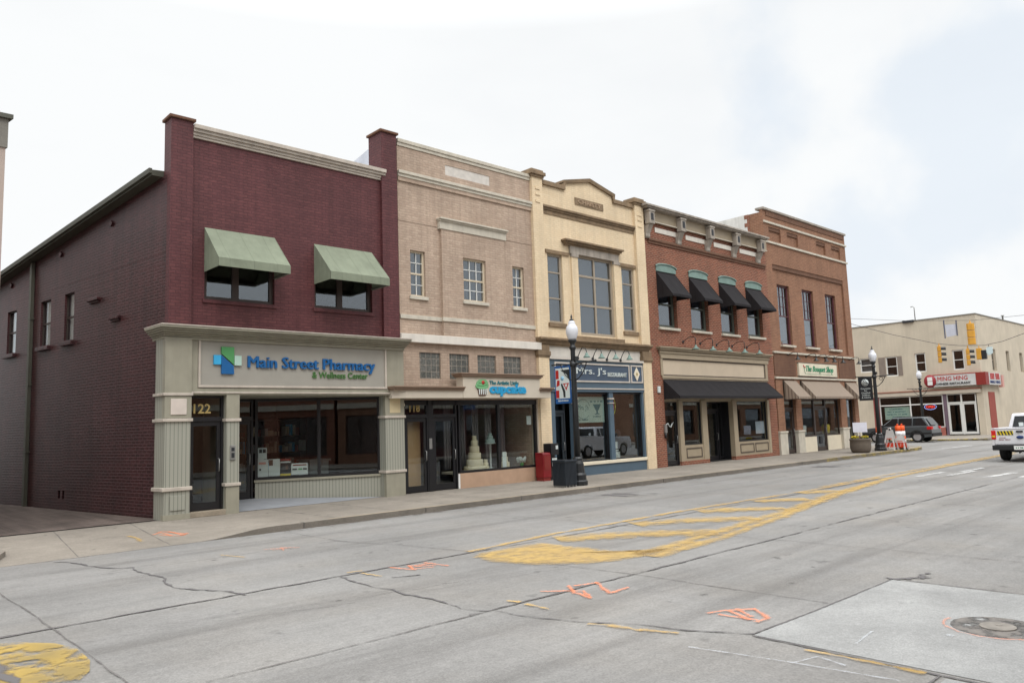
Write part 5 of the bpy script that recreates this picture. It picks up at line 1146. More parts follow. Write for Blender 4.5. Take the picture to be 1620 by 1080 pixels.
mb = MB(rf); mb.box(-23.95,-22.1,.16,.165,1.25,2.22); mb.build('cloth', M['papergreen'], t)
mb = MB(rf); mb.scribble(-23.6,-22.5,2.0,2.09,.158,12); mb.scribble(-23.75,-22.3,1.8,1.89,.158,18); mb.scribble(-23.8,-22.3,1.6,1.69,.158,16); mb.scribble(-23.4,-22.5,1.4,1.49,.158,10); mb.build('print', M['tealtxt'], t)
def glow(name, c, s):
    m, t_, p = base_mat(name); p.inputs['Base Color'].default_value = c; p.inputs['Emission Color'].default_value = c; p.inputs['Emission Strength'].default_value = s; return m
t = thing('neon_sign', 'lit oval red and blue open sign in the far restaurant window', 'sign', (62.2,20.6,2.1))
mb = MB(rf); mb.tube([(-20.62+.42*math.cos(R(a)),.15,2.12+.2*math.sin(R(a))) for a in range(0,361,20)], .022, 6); mb.build('rim', glow('blue white neon', A(150,160,230), 1.2), t)
mb = MB(rf); mb.text('OPEN', -20.92,-20.32,2.03,2.22,.15,.02,.03); mb.build('lettering', glow('red neon', A(230,60,50), 1.3), t)
t = thing('roof_vent_pipe', 'thin bent pipe standing on a dark box on the restaurant parapet', 'vent pipe', (62.1,21.1,8.77))
mb = MB(); mb.tube([(62.15,21.1,8.77),(62.15,21.1,9.75),(62.15,21.2,9.85),(62.15,21.35,9.82)], .035, 6); mb.build('pipe', M['steel'], t)
mb = MB(); mb.box(61.85,62.2,21.15,21.95,8.62,8.8); mb.build('box', M['ink'], t)
t = thing('roof_vent_pipe', 'tiny stub vent on the restaurant side roof edge', 'vent pipe', (70,17.1,8.77)); mb = MB(); mb.lathe([(.06,8.77),(.06,9.1),(.12,9.12),(.12,9.18)], 69.5, 17.12, 8); mb.build('pipe', M['steel'], t)
# ================================================================ street furniture
def street_lamp(banner=True):
    t = thing('street_lamp', '', 'street lamp', (0,0,0)); m = M['lampblack']
    mb = MB(); mb.lathe([(.27,0),(.27,.12),(.235,.15),(.235,.3),(.2,.36),(.17,.62),(.135,.72),(.15,.76),(.11,.82)], n=12, sm=False); mb.build('base', m, t, bevel=.008)
    mb = MB(); mb.lathe([(.095,.8),(.085,2.2),(.07,3.9),(.075,3.95),(.1,3.98),(.1,4.03),(.07,4.06),(.075,4.14),(.13,4.2),(.13,4.24)], n=14)
    mb.build('pole', m, t)
    mb = MB(); mb.lathe([(.10,4.24),(.13,4.28),(.175,4.42),(.185,4.52),(.165,4.62),(.11,4.70),(.10,4.73),(.105,4.76),(.075,4.80)], n=18); mb.build('globe', M['globe'], t)
    mb = MB(); mb.lathe([(.075,4.80),(.06,4.84),(.02,4.87),(.03,4.92),(.008,5.0)], n=10); mb.build('finial', m, t)
    mb = MB()
    for s in (-1,1):
        mb.tube([(0,s*.07,3.52),(0,s*.86,3.56)], .02, 6)
        mb.tube([(0,s*.08,3.05),(0,s*.2,3.1),(0,s*.36,3.25),(0,s*.48,3.45),(0,s*.52,3.54)], .018, 6)
        mb.tube([(0,s*.30+.08*math.cos(R(a)),3.42+.08*math.sin(R(a))) for a in range(0,361,30)], .012, 5)
        mb.lathe([(.001,3.52),(.035,3.55),(.001,3.6)], 0, s*.87, 8)
    mb.lathe([(.1,3.44),(.11,3.5),(.1,3.6)], n=12); mb.build('bracket_arm', m, t)
    mb = MB(); mb.box(-.06,.06,-.14,-.08,3.62,3.74); mb.build('outlet_box', m, t); return t
l1 = street_lamp(); l1.location = (16.55, 15.1, 0); l1['label'] = 'black street lamp with blue road sign banner beside the litter bin'; l1['group'] = 'acorn globe street lamps'
l2 = dup(l1, (37.5, 14.8, 0), 'black street lamp with black banner beside the orange traffic drums')
l3 = dup(l1, (58.5, 19.97, -.1), 'small distant street lamp in front of the stucco restaurant sign')
def banner(loc, label, m):
    t = thing('street_banner', label, 'banner', loc, 'banners on street lamps'); x, y, z = loc
    mb = MB(); mb.box(x-.006, x+.006, y, y+.66, z, z+1.13); mb.build('cloth', m, t); return t
def bf(ox, oy, oz): return lambda x, y, z: (ox-.008+y, oy-x, oz+z)      # faces -x, local x runs right (towards -Y)
b1 = banner((16.55, 15.22, 2.38), 'blue street banner printed with a yield triangle and black arrow', plain('blue banner', A(36,88,150), .6))
f = bf(16.55, 15.88, 2.38)
mb = MB(f); mb.box(.04,.60,-.002,0,.15,1.06); mb.build('print', M['paper'], b1)
mb = MB(f); mb.prism([(.24,1.0),(.62,1.0),(.62,.62),(.5,.85)], 'y', -.003,-.001); mb.prism([(.24,.58),(.30,.60),(.42,.36),(.42,.18),(.34,.18),(.33,.34)], 'y', -.004,-.002); mb.build('print', M['ink'], b1)
mb = MB(f); mb.prism([(.34,.60),(.58,.60),(.46,.38)], 'y', -.006,-.003); mb.box(.05,.17,-.004,-.002,.74,1.0); mb.prism([(.06,.5),(.20,.55),(.2,.7),(.1,.7)], 'y', -.004,-.002); mb.box(.04,.17,-.004,-.002,.17,.4); mb.build('print', M['red'], b1)
mb = MB(f); mb.prism([(.40,.57),(.52,.57),(.46,.46)], 'y', -.008,-.005); mb.build('print', M['paper'], b1)
mb = MB(f); mb.lathe([(.001,-.004),(.07,-.0035),(.07,-.002)], .32, .75, 14, ax='y'); mb.build('print', plain('pale blue print', A(150,196,224), .5), b1)
mb = MB(f); mb.scribble(.12,.54,.06,.11,-.002,10); mb.build('print', M['paper'], b1)
b2 = banner((37.5, 14.92, 2.40), 'black street banner with a white round emblem and white lines of text', M['ink'])
f = bf(37.5, 15.58, 2.40)
mb = MB(f); mb.lathe([(.001,-.004),(.17,-.0035),(.17,-.001)], .33, .86, 22, ax='y'); mb.build('emblem', M['paper'], b2)
mb = MB(f); mb.tube([(.27,-.008,.98),(.29,-.008,.88),(.40,-.008,.85),(.46,-.008,.80)], .016, 5); mb.tube([(.33+.1*math.cos(R(a)),-.008,.82+.09*math.sin(R(a))) for a in range(150,400,20)], .01, 5); mb.build('emblem', M['ink'], b2)
mb = MB(f)
for s_, a, b, z in (('Committee',.1,.56,.54),('for',.26,.40,.44),('Disabled',.13,.53,.33),('Children',.14,.52,.22),('& Adults',.12,.54,.11)): mb.text(s_, a, b, z, z+.075, -.002, .002, .01)
mb.build('lettering', M['paper'], b2)
# litter bin
t = thing('litter_bin', 'dark blue slatted square litter bin standing beside the lamp post', 'litter bin', (15.98, 15.1, 0)); bx, by = 15.98, 15.1
mb = MB(); s_ = .23; mb.box(bx-s_+.03,bx+s_-.03,by-s_+.03,by+s_-.03,.06,.70)
mb.build('liner', M['black'], t)
mb = MB()
for i in range(9):
    u = -s_+.02+i*(2*s_-.04)/8
    for dx, dy in ((u,-s_),(u,s_),(-s_,u),(s_,u)): mb.box(bx+dx-.018,bx+dx+.018,by+dy-.018,by+dy+.018,.05,.70)
mb.build('slats', M['bin'], t)
mb = MB(); mb.box(bx-.27,bx+.27,by-.27,by+.27,.70,.76); mb.build('rim', M['bin'], t, bevel=.012)
mb = MB(); mb.box(bx-.16,bx+.16,by-.16,by+.16,.761,.765); mb.build('opening', M['black'], t)
mb = MB()
for dx in (-.2,-.07,.07,.2): mb.box(bx+dx-.02,bx+dx+.02,by-.24,by+.24,0,.05)
mb.build('foot', M['steel'], t)
# newspaper boxes
t = thing('newspaper_box', 'red newspaper box with a coin slot standing by the tan wall', 'newspaper box', (17.38, 17.4, 0))
mb = MB(); mb.box(17.26,17.61,17.22,17.58,.1,.84); mb.prism([(17.22,.84),(17.58,.84),(17.58,.89),(17.26,.89)], 'x', 17.26, 17.61); mb.build('cabinet', plain('glossy red enamel', A(128,22,28), .35, .5), t, bevel=.015)
mb = MB(); mb.box(17.30,17.57,17.205,17.22,.36,.78); mb.build('window', M['darkred'], t)
mb = MB(); mb.box(17.28,17.59,17.24,17.56,0,.1); mb.build('plinth', M['darkred'], t)
t = thing('newspaper_box', 'tall black newspaper box with white paper panel beside the red one', 'newspaper box', (17.78, 17.42, 0))
mb = MB(); mb.box(17.66,17.92,17.24,17.58,.42,.72); mb.box(17.62,17.96,17.2,17.6,.80,1.17); mb.build('cabinet', M['black'], t, bevel=.012)
mb = MB(); mb.box(17.72,17.86,17.36,17.48,.04,.42); mb.box(17.63,17.95,17.24,17.56,0,.04); mb.box(17.7,17.88,17.3,17.5,.72,.8); mb.each('pedestal', M['black'], t)
mb = MB(); mb.box(17.68,17.90,17.23,17.24,.45,.7); mb.box(17.83,17.93,17.19,17.2,.98,1.1); mb.build('label_plate', M['paper'], t)
# planter with flowers and a card
px, py = 35.65, 14.95
t = thing('planter', 'round grey aggregate concrete planter with soil at the kerb', 'planter', (px,py,0))
mb = MB(); mb.lathe([(.34,0),(.40,.06),(.445,.2),(.45,.4),(.44,.56),(.46,.58),(.46,.64),(.41,.64),(.40,.56)], px, py, 28); mb.build('pot', M['concrete_pot'], t)
mb = MB(); mb.lathe([(.40,.57),(.2,.63),(.02,.64)], px, py, 16); mb.build('soil', M['brownp'], t)
def leafball(mb, cx, cy, cz, rx, ry, rz, n, s, mi=0, up_=.4):
    for _ in range(n):
        th = random.uniform(0,6.283); u = random.uniform(-1,1); q = random.uniform(.6,1)**.5
        p = Vector((cx+rx*q*math.sqrt(1-u*u)*math.cos(th), cy+ry*q*math.sqrt(1-u*u)*math.sin(th), cz+rz*q*u))
        a = Vector((random.gauss(0,1),random.gauss(0,1),random.gauss(0,1)+up_)).normalized(); b = a.orthogonal().normalized(); c = a.cross(b); k_ = s*random.uniform(.6,1.3)
        mb.add([p-b*k_, p-c*k_*.6, p+b*k_, p+c*k_*.6], [(0,1,2,3)], mi)
for i, (ang, lab) in enumerate(((150,'clump of yellow flowers on the flower shop side of the round planter'),(330,'clump of yellow flowers on the street side of the round planter'),(40,'rust coloured foliage plant between the yellow flowers in the planter'))):
    qx, qy = px+.26*math.cos(R(ang)), py+.26*math.sin(R(ang))
    t = thing('flower_clump', lab, 'flowers', (qx,qy,.62), 'planting in the planter')
    mb = MB(); leafball(mb, qx, qy, .68, .16, .16, .08, 120, .03); mb.build('foliage', M['grass'] if i < 2 else plain('rust foliage', A(120,72,56), .7), t)
    if i < 2: mb = MB(); leafball(mb, qx, qy, .72, .17, .17, .06, 150, .026, up_=1.5); mb.build('bloom', plain('yellow petals', A(226,200,36), .6), t)
t = thing('planter_card', 'blank white card on a stake in the round planter', 'card', (px-.02,py-.05,.64))
mb = MB(); mb.tube([(px-.02,py-.03,.6),(px-.02,py-.03,1.0)], .012, 6); mb.build('stake', M['wood'], t)
mb = MB(lambda x,y,z: (px-.02+x*.42+y*.9, py-.05-x*.9+y*.42, z)); mb.box(-.30,.30,-.006,.006,.93,1.38); mb.build('board', plain('pale lilac white card', A(222,222,234), .6), t)
# traffic drums and A-frame barricades at the corner
def drum(loc, label, h=1.12):
    x, y, z = loc; t = thing('traffic_drum', label, 'traffic drum', loc, 'orange traffic drums at the corner')
    mb = MB(); mb.lathe([(.26,z),(.26,z+.05),(.2,z+.06)], x, y, 10, sm=False); mb.build('base', M['black'], t)
    r_ = lambda q: .155-.035*q
    rows = [(0.04,.20,0),(.20,.40,1),(.40,.54,0),(.54,.76,1),(.76,1.,0)]
    mb = MB()
    for a, b, mi in rows: mb.lathe([(r_(a),z+h*a+.02),(r_(b),z+h*b+.02)], x, y, 16, mi)
    mb.build('barrel', [M['orange'], plain('reflective white', A(235,235,235), .3)], t)
    mb = MB(); mb.tube([(x-.07,y,z+h+.02),(x-.05,y,z+h+.09),(x+.05,y,z+h+.09),(x+.07,y,z+h+.02)], .018, 6); mb.build('handle', M['orange'], t)
drum((37.95,15.0,0), 'orange and white traffic drum touching the lamp post base', 1.08)
drum((39.0,14.5,0), 'orange and white traffic drum between the barricades and the last drum', 1.12)
drum((39.2,14.38,0), 'orange and white traffic drum farther along the kerb, last of its row', 1.12)
def barricade(cx, cy, h, label):
    t = thing('barricade', label, 'barricade', (cx,cy,0), 'white A-frame barricades at the corner')
    for s in (-1,1):
        f = (lambda s: lambda x, y, z: (cx+s*(.24-.22*z/h), cy-x, z))(s)
        mb = MB(f)
        for e in (-1,1): mb.prism([(e*.25-.045,0),(e*.25+.045,0),(e*.10+.04,h-.04),(e*.10-.04,h-.04)], 'y', -.015, .015)
        mb.box(-.12,.12,-.014,.014,h*.55,h*.92); mb.build('frame', M['white'], t, bevel=.01)
        mb = MB(f); mb.box(-.20,.20,-.02,.02,.14,.34); o = mb.build('board', plain('reflective red orange', A(226,74,40), .4), t)
        mb = MB(f)
        for q in (-.15,0.02): mb.prism([(q-.04,.14),(q+.02,.14),(q+.08,.34),(q+.02,.34)], 'y', -.024, -.02)
        mb.each('stripe', M['white'], o)
        mb = MB(f); mb.box(-.12,.12,-.022,-.014,h*.52,h*.60); mb.build('reflector', M['orange'], t)
    mb = MB(); mb.tube([(cx,cy-.06,h-.04),(cx,cy-.05,h+.04),(cx,cy+.05,h+.04),(cx,cy+.06,h-.04)], .025, 6); mb.build('handle', M['white'], t)
barricade(38.3, 14.62, 1.0, 'white A-frame barricade with orange stripes beside the lamp post')
barricade(38.75, 14.32, .72, 'white A-frame barricade with orange stripes at the kerb edge')

# ================================================================ traffic signals on span wires
def wire(name, pts, label, r_=.014):
    mb = MB(); mb.tube([(45,y,z) if len(p) == 2 else p for p in pts for y, z in [p[-2:]]], r_, 5); return tag(mb.build(name, M['wire'], base=(45,)+tuple(pts[0][-2:])), label, 'cable', 'span wires over the junction')
wire('span_wire', [(20.4,7.7),(18.73,7.03),(16.5,6.15),(14.3,5.42),(13.2,5.2),(12.04,5.1),(11.2,5.22),(10.23,5.52),(7.5,6.5),(3.6,7.9)], 'lower sagging span wire carrying the three small traffic signals')
wire('span_wire', [(20.4,7.6),(18.7,7.36),(15.74,6.86),(12.44,6.47),(10.15,6.44),(7,6.8),(3.6,7.5)], 'upper span wire carrying the large traffic signal', .01)
for y, lab in ((20.5,'wooden pole of the span wires behind the brown brick building'),(3.5,'wooden pole of the span wires on the near corner')):
    mb = MB(); mb.lathe([(.15,-.1),(.11,8.6)], 45, y, 10); 
    tag(mb.build('utility_pole', M['wood'], base=(45,y,-.1)), lab, 'utility pole')
def signal(y, ztop, h, ang, label, n=3, visor=True, wtop=None):
    """ang: heading of the lenses, 0 = +x"""
    t = thing('traffic_signal', label, 'traffic signal', (45,y,ztop-h), 'yellow traffic signals on span wires')
    c, s = math.cos(R(ang)), math.sin(R(ang)); f = lambda a, b, z: (45+a*c-b*s, y+a*s+b*c, z)
    q = h/n; w_ = q*.5
    for i in range(n):
        z0 = ztop-(i+1)*q
        mb = MB(f); mb.prism([(-w_*.7,-w_*.55),(-w_*.5,-w_*.9),(w_*.5,-w_*.98),(w_*.5,w_*.98),(-w_*.5,w_*.9),(-w_*.7,w_*.55)], 'z', z0+.012, z0+q-.012); o = mb.build('section', M['sigyellow'], t, bevel=.015)
        mb = MB(f); zc = z0+q*.5; r_ = q*.40; P = [(-.0+math.cos(R(a))*r_, zc+math.sin(R(a))*r_) for a in range(-20,201,20)]
        vs = []
        for yy, zz in P: vs += [(w_*.5,yy,zz),(w_*.5+q*.75,yy,zz-.02)]
        mb.add(vs, [(2*k_,2*k_+1,2*k_+3,2*k_+2) for k_ in range(len(P)-1)]); mb.build('visor', M['black'] if visor == 'dark' else M['sigyellow'], o)
        mb = MB(f); mb.lathe([(.001,w_*.5),(r_*.95,w_*.5+.005),(r_*.95,w_*.5-.01)], 0, zc, 14, ax='x'); mb.build('lens', plain('signal lens', (.03,.01,.01,1), .2), o)
    mb = MB(); mb.tube([(45,y,ztop-.01),(45,y,wtop or ztop+.18)], .025, 6); mb.lathe([(.06,ztop-.01),(.07,ztop+.03),(.03,ztop+.06)], 45, y, 10); mb.build('hanger', M['sigyellow'], t)
signal(12.60, 6.33, 1.14, 15, 'large yellow traffic signal hanging from the upper wire', wtop=6.5)
signal(14.20, 5.26, .90, -75, 'yellow side on traffic signal hanging between two restaurant windows', visor='dark', wtop=5.42)
signal(12.83, 4.97, .86, -75, 'yellow side on traffic signal next to the boxy signal', visor='dark', wtop=5.18)
t = thing('pedestrian_signal', 'yellow and black boxy signal beside the pale hanging sign', 'traffic signal', (45,12.25,4.36), 'yellow traffic signals on span wires')
mb = MB(); mb.box(44.85,45.15,12.2,12.42,4.38,4.97); mb.build('housing', M['sigyellow'], t, bevel=.02); mb = MB(); mb.box(44.9,45.1,11.98,12.2,4.38,4.85); mb.build('hood', M['ink'], t); mb = MB(); mb.tube([(45,12.3,4.97),(45,12.3,5.12)], .02, 6); mb.build('hanger', M['sigyellow'], t)
t = thing('hanging_sign', 'small pale sign hanging beside the boxy signal', 'sign', (45,11.85,4.6)); mb = MB(); mb.prism([(11.68,5.0),(11.68,4.66),(11.9,4.55),(11.98,4.72),(11.95,5.0)], 'x', 44.98, 45.0); mb.build('plate', plain('pale aqua plate', A(214,232,234), .5), t); mb = MB(); mb.tube([(45,11.85,5),(45,11.85,5.12)], .012, 5); mb.build('hanger', M['wire'], t)
t = thing('hanging_sign', 'blank sign back on two dark hangers below the upper wire', 'sign', (45,13.6,5.7))
mb = MB(); mb.prism([(13.28,6.38),(13.82,6.40),(13.78,5.72),(13.26,5.78)], 'x', 45.0, 45.02); mb.build('plate', plain('pale blue sign back', A(206,210,222), .5), t)
mb = MB(); mb.box(44.97,45.0,13.82,13.88,5.66,6.66); mb.box(44.97,45.0,13.22,13.28,5.74,6.58); mb.build('hanger', plain('blue grey strap', A(100,104,120), .5), t)

# ================================================================ vehicles
def wheel(parent, x, y, r_, wdt, side_, m_t, m_r, hub=.62):
    mb = MB(); o = -side_*wdt
    mb.lathe([(r_*.62,y),(r_*.93,y+side_*.01),(r_,y+o*.2),(r_,y+o*.8),(r_*.93,y+o),(r_*.6,y+o)], x, r_, 24, ax='y'); w_ = mb.build('wheel', m_t, parent)
    mb = MB(); mb.lathe([(r_*.66,y+side_*.002),(r_*.60,y-side_*.03),(r_*.2,y-side_*.02),(.001,y-side_*.015)], x, r_, 20, ax='y')
    o = mb.build('rim', m_r, w_)
    mb = MB()
    for k_ in range(5):
        a = 2*math.pi*k_/5; a1, a2 = a-.28, a+.28
        mb.add([(x+.12*r_*math.cos(a1),y-side_*.002,r_+.12*r_*math.sin(a1)),(x+r_*.6*math.cos(a-.2),y,r_+r_*.6*math.sin(a-.2)),(x+r_*.6*math.cos(a+.2),y,r_+r_*.6*math.sin(a+.2)),(x+.12*r_*math.cos(a2),y-side_*.002,r_+.12*r_*math.sin(a2))], [(0,1,2,3)])
    mb.build('spoke', m_r, o); return w_
def archpts(xc, r_, z0, n=10): return [(xc+r_*math.cos(R(a)), max(z0, r_*.88+r_*math.sin(R(a))*1.0-.06)) for a in [180-180*i/n for i in range(n+1)]]
def carpaint(name, c, rough=.28): 
    m, t, p = base_mat(name, rough, .5); p.inputs['Base Color'].default_value = c; p.inputs['Coat Weight'].default_value = .6; p.inputs['Coat Roughness'].default_value = .05
    t.links.new(mixc(t, 'MULTIPLY', 1., c, ramp(t, noise(t, 1.5, 4), .3, .85, .7, 1.05)), p.inputs['Base Color']); return m
rubber = plain('tyre rubber', (.016,.016,.017,1), .8, .3); alloy = plain('alloy rim', A(176,176,178), .35, .5, .5)
dglass = base_mat('tinted car glass', .05, .6)[0]; dglass.node_tree.nodes['Principled BSDF'].inputs['Base Color'].default_value = (.012,.014,.016,1)
redlens = base_mat('red tail lens', .15, .6)[0]; redlens.node_tree.nodes['Principled BSDF'].inputs['Base Color'].default_value = A(200,26,26)
trimblk = plain('black plastic trim', (.02,.02,.021,1), .6, .3)
def greenhouse(root, m, xb0, xb1, xt0, xt1, z0, z1, yb, yt, name='cabin'):
    vs = [(xb0,-yb,z0),(xb1,-yb,z0),(xb1,yb,z0),(xb0,yb,z0),(xt0,-yt,z1),(xt1,-yt,z1),(xt1,yt,z1),(xt0,yt,z1)]
    mb = MB(); mb.add(vs, [(0,3,2,1),(4,5,6,7),(0,1,5,4),(1,2,6,5),(2,3,7,6),(3,0,4,7)]); return mb.build(name, m, root, bevel=.05, smooth=True, segs=3)
def suv():
    t = thing('parked_car', 'dark grey sport utility car parked side on before the stucco restaurant', 'car', (0,0,0)); m = carpaint('dark slate car paint', (.06,.072,.078,1))
    xr, xf, ra = -1.345, 1.345, .43
    pts = [(-2.22,.38),(-2.28,.55),(-2.28,.86),(-2.2,1.07),(.98,1.07),(1.2,1.06),(2.05,.97),(2.24,.85),(2.30,.6),(2.26,.36)]
    low = [(2.26,.36)]+archpts(xf, ra, .33)[::-1]+[(xf-ra,.3),(xr+ra,.3)]+archpts(xr, ra, .33)[::-1]
    mb = MB(); mb.prism(pts[:-1]+low, 'y', -.90, .90); mb.build('body', m, t, bevel=.05, segs=3)
    greenhouse(t, m, -2.18, 1.02, -1.78, .15, 1.05, 1.70, .86, .66)
    def sp(x, z, s, o=.012): q = (z-1.05)/.65; return (x, s*(.86+(.66-.86)*q+o), z)
    for s in (-1,1):
        for xs_ in (((-2.0,1.13),(-1.12,1.13),(-1.12,1.62),(-1.66,1.62)),((-1.04,1.13),(-.2,1.13),(-.2,1.62),(-1.04,1.62)),((-.12,1.13),(.78,1.13),(.22,1.62),(-.12,1.62))):
            mb = MB(); mb.add([sp(x,z,s) for x,z in xs_]+[sp(x,z,s,-.02) for x,z in xs_], [(0,1,2,3),(4,5,6,7),(0,1,5,4),(1,2,6,5),(2,3,7,6),(3,0,4,7)]); mb.build('side_window', dglass, t)
        mb = MB(); mb.box(-1.6,.1,s*.62-.02,s*.62+.02,1.72,1.75); mb.build('roof_rail', trimblk, t)
        for x in (-.75,.25): mb = MB(); mb.box(x,x+.18,s*.905-.012,s*.905+.012,.93,.96); mb.build('door_handle', m, t)
        mb = MB(); mb.box(-2.26,2.2,s*.905-.01,s*.905+.01,.55,.66); mb.build('side_moulding', trimblk, t)
        mb = MB(); mb.box(.72,.86,s*.9 if s > 0 else -1.06,1.06 if s > 0 else -.9,1.06,1.2); mb.build('mirror', trimblk, t, bevel=.02)
        mb = MB(); mb.box(-2.295,-2.0,s*.915-.03 if s > 0 else -.915,.915 if s > 0 else -.915+.03,.86,1.05); mb.box(-2.30,-2.2,.6*s if s > 0 else -.9,.9 if s > 0 else -.6,.86,1.05); mb.build('taillight', redlens, t, bevel=.01)
        mb = MB(); mb.box(2.1,2.29,s*.55 if s > 0 else -.88,.88 if s > 0 else -.55,.72,.88); mb.build('headlight', alloy, t, bevel=.02)
        for x in (xr,xf): wheel(t, x, s*.88, .37, .24, s, rubber, alloy)
        for x in (xr,xf):
            mb = MB(); P = [(x+(ra+.02)*math.cos(R(a)), s*.905, max(.3,.37+(ra+.02)*math.sin(R(a)))) for a in range(0,181,15)]; mb.tube(P, .025, 5); mb.build('wheel_arch', trimblk, t)
    mb = MB(); mb.box(-2.34,-2.2,-.86,.86,.40,.62); mb.build('rear_bumper', trimblk, t, bevel=.03)
    mb = MB(); mb.box(2.2,2.36,-.86,.86,.38,.62); mb.build('front_bumper', trimblk, t, bevel=.03)
    mb = MB(); mb.add([(-2.185,-.66,1.14),(-2.185,.66,1.14),(-1.86,.58,1.62),(-1.86,-.58,1.62)], [(0,1,2,3)]); mb.v = [(x-.03,y,z) for x,y,z in mb.v]; mb.build('rear_window', dglass, t)
    mb = MB(); mb.add([(1.0,-.74,1.1),(1.0,.74,1.1),(.2,.6,1.66),(.2,-.6,1.66)], [(0,1,2,3)]); mb.v = [(x+.03,y,z+.012) for x,y,z in mb.v]; mb.build('windscreen', dglass, t)
    return t
sv = suv(); sv.location = (51.7, 19.05, RZ); sv.rotation_euler = (0,0,R(90)); sv.scale = (.93,.93,.93)
def pickup(m, label, work=True):
    t = thing('pickup_truck', label, 'pickup truck', (0,0,0))
    xr, xf, ra = -1.5, 1.72, .44; H = 1.17
    pts = [(-2.52,.58),(-2.52,H),(-.66,H),(-.60,1.12),(1.05,1.10),(2.3,1.02),(2.5,.9),(2.52,.5)]
    low = [(2.52,.48)]+archpts(xf, ra, .4)[::-1]+[(xf-ra,.40),(xr+ra,.40)]+archpts(xr, ra, .4)[::-1]+[(xr-ra,.5)]
    mb = MB()
    for s in (-1,1): mb.prism(pts[:-1]+low, 'y', s*.88, s*.80)
    mb.box(-.62,2.5,-.80,.80,.5,1.08); mb.box(-2.45,-.62,-.80,.80,.55,.66); mb.build('body', m, t, bevel=.03, segs=3)
    mb = MB(); mb.box(-2.52,-2.46,-.79,.79,.62,H); tg = mb.build('tailgate', m, t, bevel=.012)
    mb = MB(); mb.box(-2.54,-2.44,-.87,.87,H,H+.03)
    for s in (-1,1): mb.box(-2.52,-.66,s*.84-.05,s*.84+.05,H,H+.03)
    mb.build('bed_rail', m, t, bevel=.01)
    greenhouse(t, m, -.64, 1.05, -.50, .35, 1.10, 1.70, .84, .68)
    def sp(x, z, s, o=.012): q = (z-1.1)/.6; return (x, s*(.84+(.68-.84)*q+o), z)
    for s in (-1,1):
        for xs_ in (((-.52,1.16),(-.22,1.16),(-.22,1.6),(-.42,1.6)),((-.14,1.16),(.82,1.16),(.36,1.6),(-.14,1.6))):
            mb = MB(); mb.add([sp(x,z,s) for x,z in xs_]+[sp(x,z,s,-.02) for x,z in xs_], [(0,1,2,3),(4,5,6,7),(0,1,5,4),(1,2,6,5),(2,3,7,6),(3,0,4,7)]); mb.build('side_window', dglass, t)
        mb = MB(); y0, y1 = (.74,.885) if s > 0 else (-.885,-.74); mb.box(-2.545,-2.38,y0,y1,.80,1.12); o = mb.build('taillight', redlens, t, bevel=.015)
        mb = MB(); mb.box(-2.55,-2.5,y0+.02,y1-.03,.88,.94); mb.build('reverse_lens', M['yellowp'], o)
        mb = MB(); mb.box(2.42,2.54,.5*s if s > 0 else -.84,.84 if s > 0 else -.5,.78,.95); mb.build('headlight', alloy, t, bevel=.02)
        mb = MB(); mb.box(.75,.9,.88 if s > 0 else -1.05,1.05 if s > 0 else -.88,1.12,1.28); mb.build('mirror', trimblk, t, bevel=.02)
        mb = MB(); mb.box(.0,.16,s*.885-.012,s*.885+.012,.98,1.01); mb.build('door_handle', trimblk, t)
        for x in (xr,xf): wheel(t, x, s*.86, .36, .23, s, rubber, alloy)
    mb = MB(); mb.box(-2.74,-2.54,-.84,.84,.42,.60); mb.box(-2.72,-2.5,-.3,.3,.36,.42); mb.build('rear_bumper', trimblk, t, bevel=.025)
    mb = MB(); mb.tube([(-2.6,0,.36),(-2.75,0,.34),(-2.75,0,.44)], .03, 6); mb.tube([(-1.5,-.8,.36),(-1.5,.8,.36)], .06, 8); mb.build('tow_hitch', trimblk, t)
    mb = MB(); mb.box(2.45,2.62,-.84,.84,.42,.62); mb.build('front_bumper', alloy, t, bevel=.03)
    def back(x, y, z): return (-2.525+y, -x, z)
    mb = MB(back); mb.box(-.16,.16,-.235,-.217,.44,.58); o = mb.build('number_plate', M['white'], t)
    mb = MB(back); mb.scribble(-.13,.13,.48,.54,-.236,8); mb.build('lettering', M['greentxt'], o)
    mb = MB(back); mb.box(-.1,.1,-.03,.0,1.04,1.10); mb.build('handle', trimblk, tg)
    mb = MB(back); mb.lathe([(.001,-.02),(.055,-.018),(.06,-.004)], 0, .87, 16, ax='y'); o = mb.build('emblem', M['navy'], tg)
    for v in o.data.vertices: v.co.y *= 1.9
    if work:
        for s in (-1,1):
            a, b = (.2,.70) if s > 0 else (-.70,-.2)
            mb = MB(back); mb.box(a,b,-.006,.002,.95,1.1); o = mb.build('chevron_panel', M['yellowp'], tg)
            mb = MB(back)
            for q in range(5): x = a+.01+q*.1; mb.prism([(x+.05,.95),(x+.095,.95),(x+.045,1.1),(x,1.1)], 'y', -.009, -.006)
            mb.build('stripe', M['ink'], o)
        mb = MB(back); mb.scribble(-.66,-.44,.84,.875,-.004,8); mb.scribble(-.66,-.3,.77,.81,-.004,14); mb.build('lettering', M['darkred'], tg)
    mb = MB(); mb.add([(-.63,-.66,1.2),(-.63,.66,1.2),(-.53,.58,1.6),(-.53,-.58,1.6)], [(0,1,2,3)]); mb.v = [(x-.02,y,z) for x,y,z in mb.v]; o = mb.build('rear_window', dglass, t)
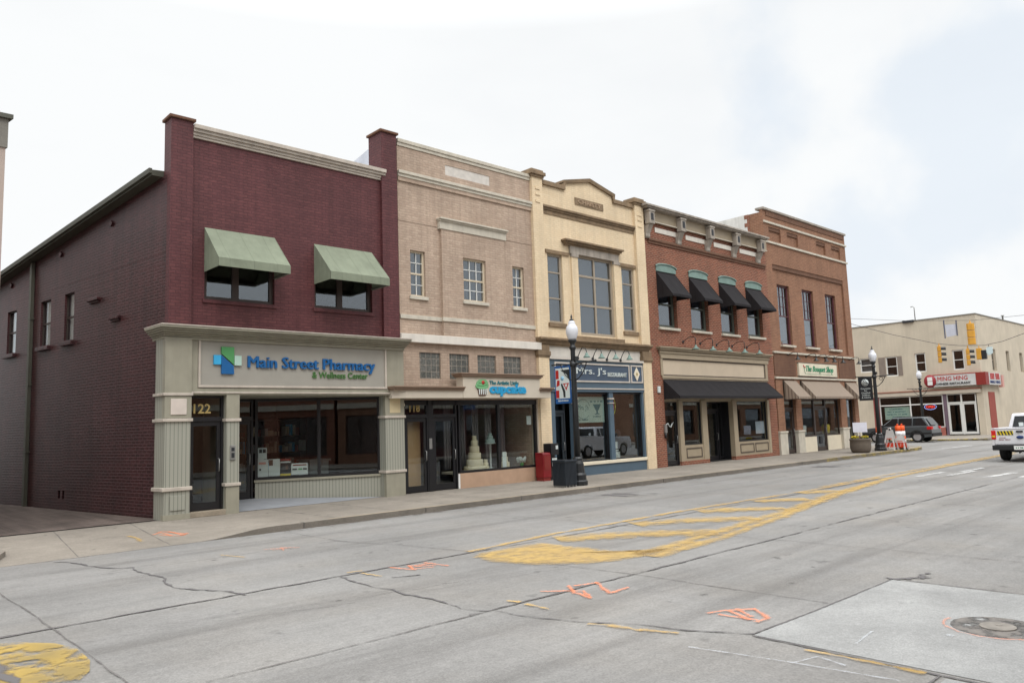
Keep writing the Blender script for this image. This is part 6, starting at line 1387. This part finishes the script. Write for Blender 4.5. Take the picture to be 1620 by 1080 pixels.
    mb = MB(); mb.box(-.645,-.64,.3,.45,1.22,1.36); mb.build('sticker', M['paper'], o)
    mb = MB(); mb.add([(1.0,-.74,1.15),(1.0,.74,1.15),(.38,.62,1.64),(.38,-.62,1.64)], [(0,1,2,3)]); mb.v = [(x+.03,y,z+.012) for x,y,z in mb.v]; mb.build('windscreen', dglass, t)
    return t
pk = pickup(carpaint('white fleet paint', A(226,226,230), .3), 'white work pickup truck with yellow and black striped tailgate driving away'); pk.location = (34.05, 7.63, RZ)

# ================================================================ the near side of the street, seen in the shop glass
def across(x0, x1, h, m, trim, label, n):
    t = thing('brick_building', label, 'building', ((x0+x1)/2, -4.2, 0))
    f = lambda x, y, z: (x0+x1-x, -4.2-y, z)
    st = (x1-x0)/n; op = [(x0+st*(i+.28), x0+st*(i+.72), h*.52, h*.8) for i in range(n)]+[(x0+st*(i+.12), x0+st*(i+.88), .5, 2.7) for i in range(n)]
    mb = MB(f); mb.wall(x0, x1, 0, h, op, 0, .3); mb.build('wall', m, t)
    mb = MB(f); mb.box(x0, x1, -.15, 0, h-.35, h); mb.box(x0, x1, -.1, 0, 3.1, 3.4); mb.build('cornice', trim, t)
    for o in op: window(t, o[0], o[1], o[2], o[3], .15, M['brownwin'], M['glass_up'], fw=.08, hs=((o[2]+o[3])/2,) if o[2] > 1 else (), tf=f)
    room(t, x0+.1, x1-.1, .35, 4, .1, h-.6, M['roomdark'], tf=f)
    mb = MB(f); mb.box(x0,x0+.2,.3,12,0,h-.01); mb.box(x1-.2,x1,.3,12,0,h-.01); mb.box(x0,x1,.3,12,h-.5,h-.4); mb.build('party_wall', m, t)
across(56, 92, 8.6, M['brownbrick'], M['stone'], 'brown brick building across both streets, mirrored in the flower shop glass', 9)
across(-14, 4, 7.6, M['redbrick'], M['stone'], 'red brick building facing the maroon building from across the street', 5)
across(4.2, 22, 8.4, M['brownbrick'], M['stone'], 'brown brick building facing the yellow building from across the street', 5)
across(22.2, 39, 7.0, M['maroon'], M['stone'], 'maroon brick building facing the orange brick building from across the street', 5)
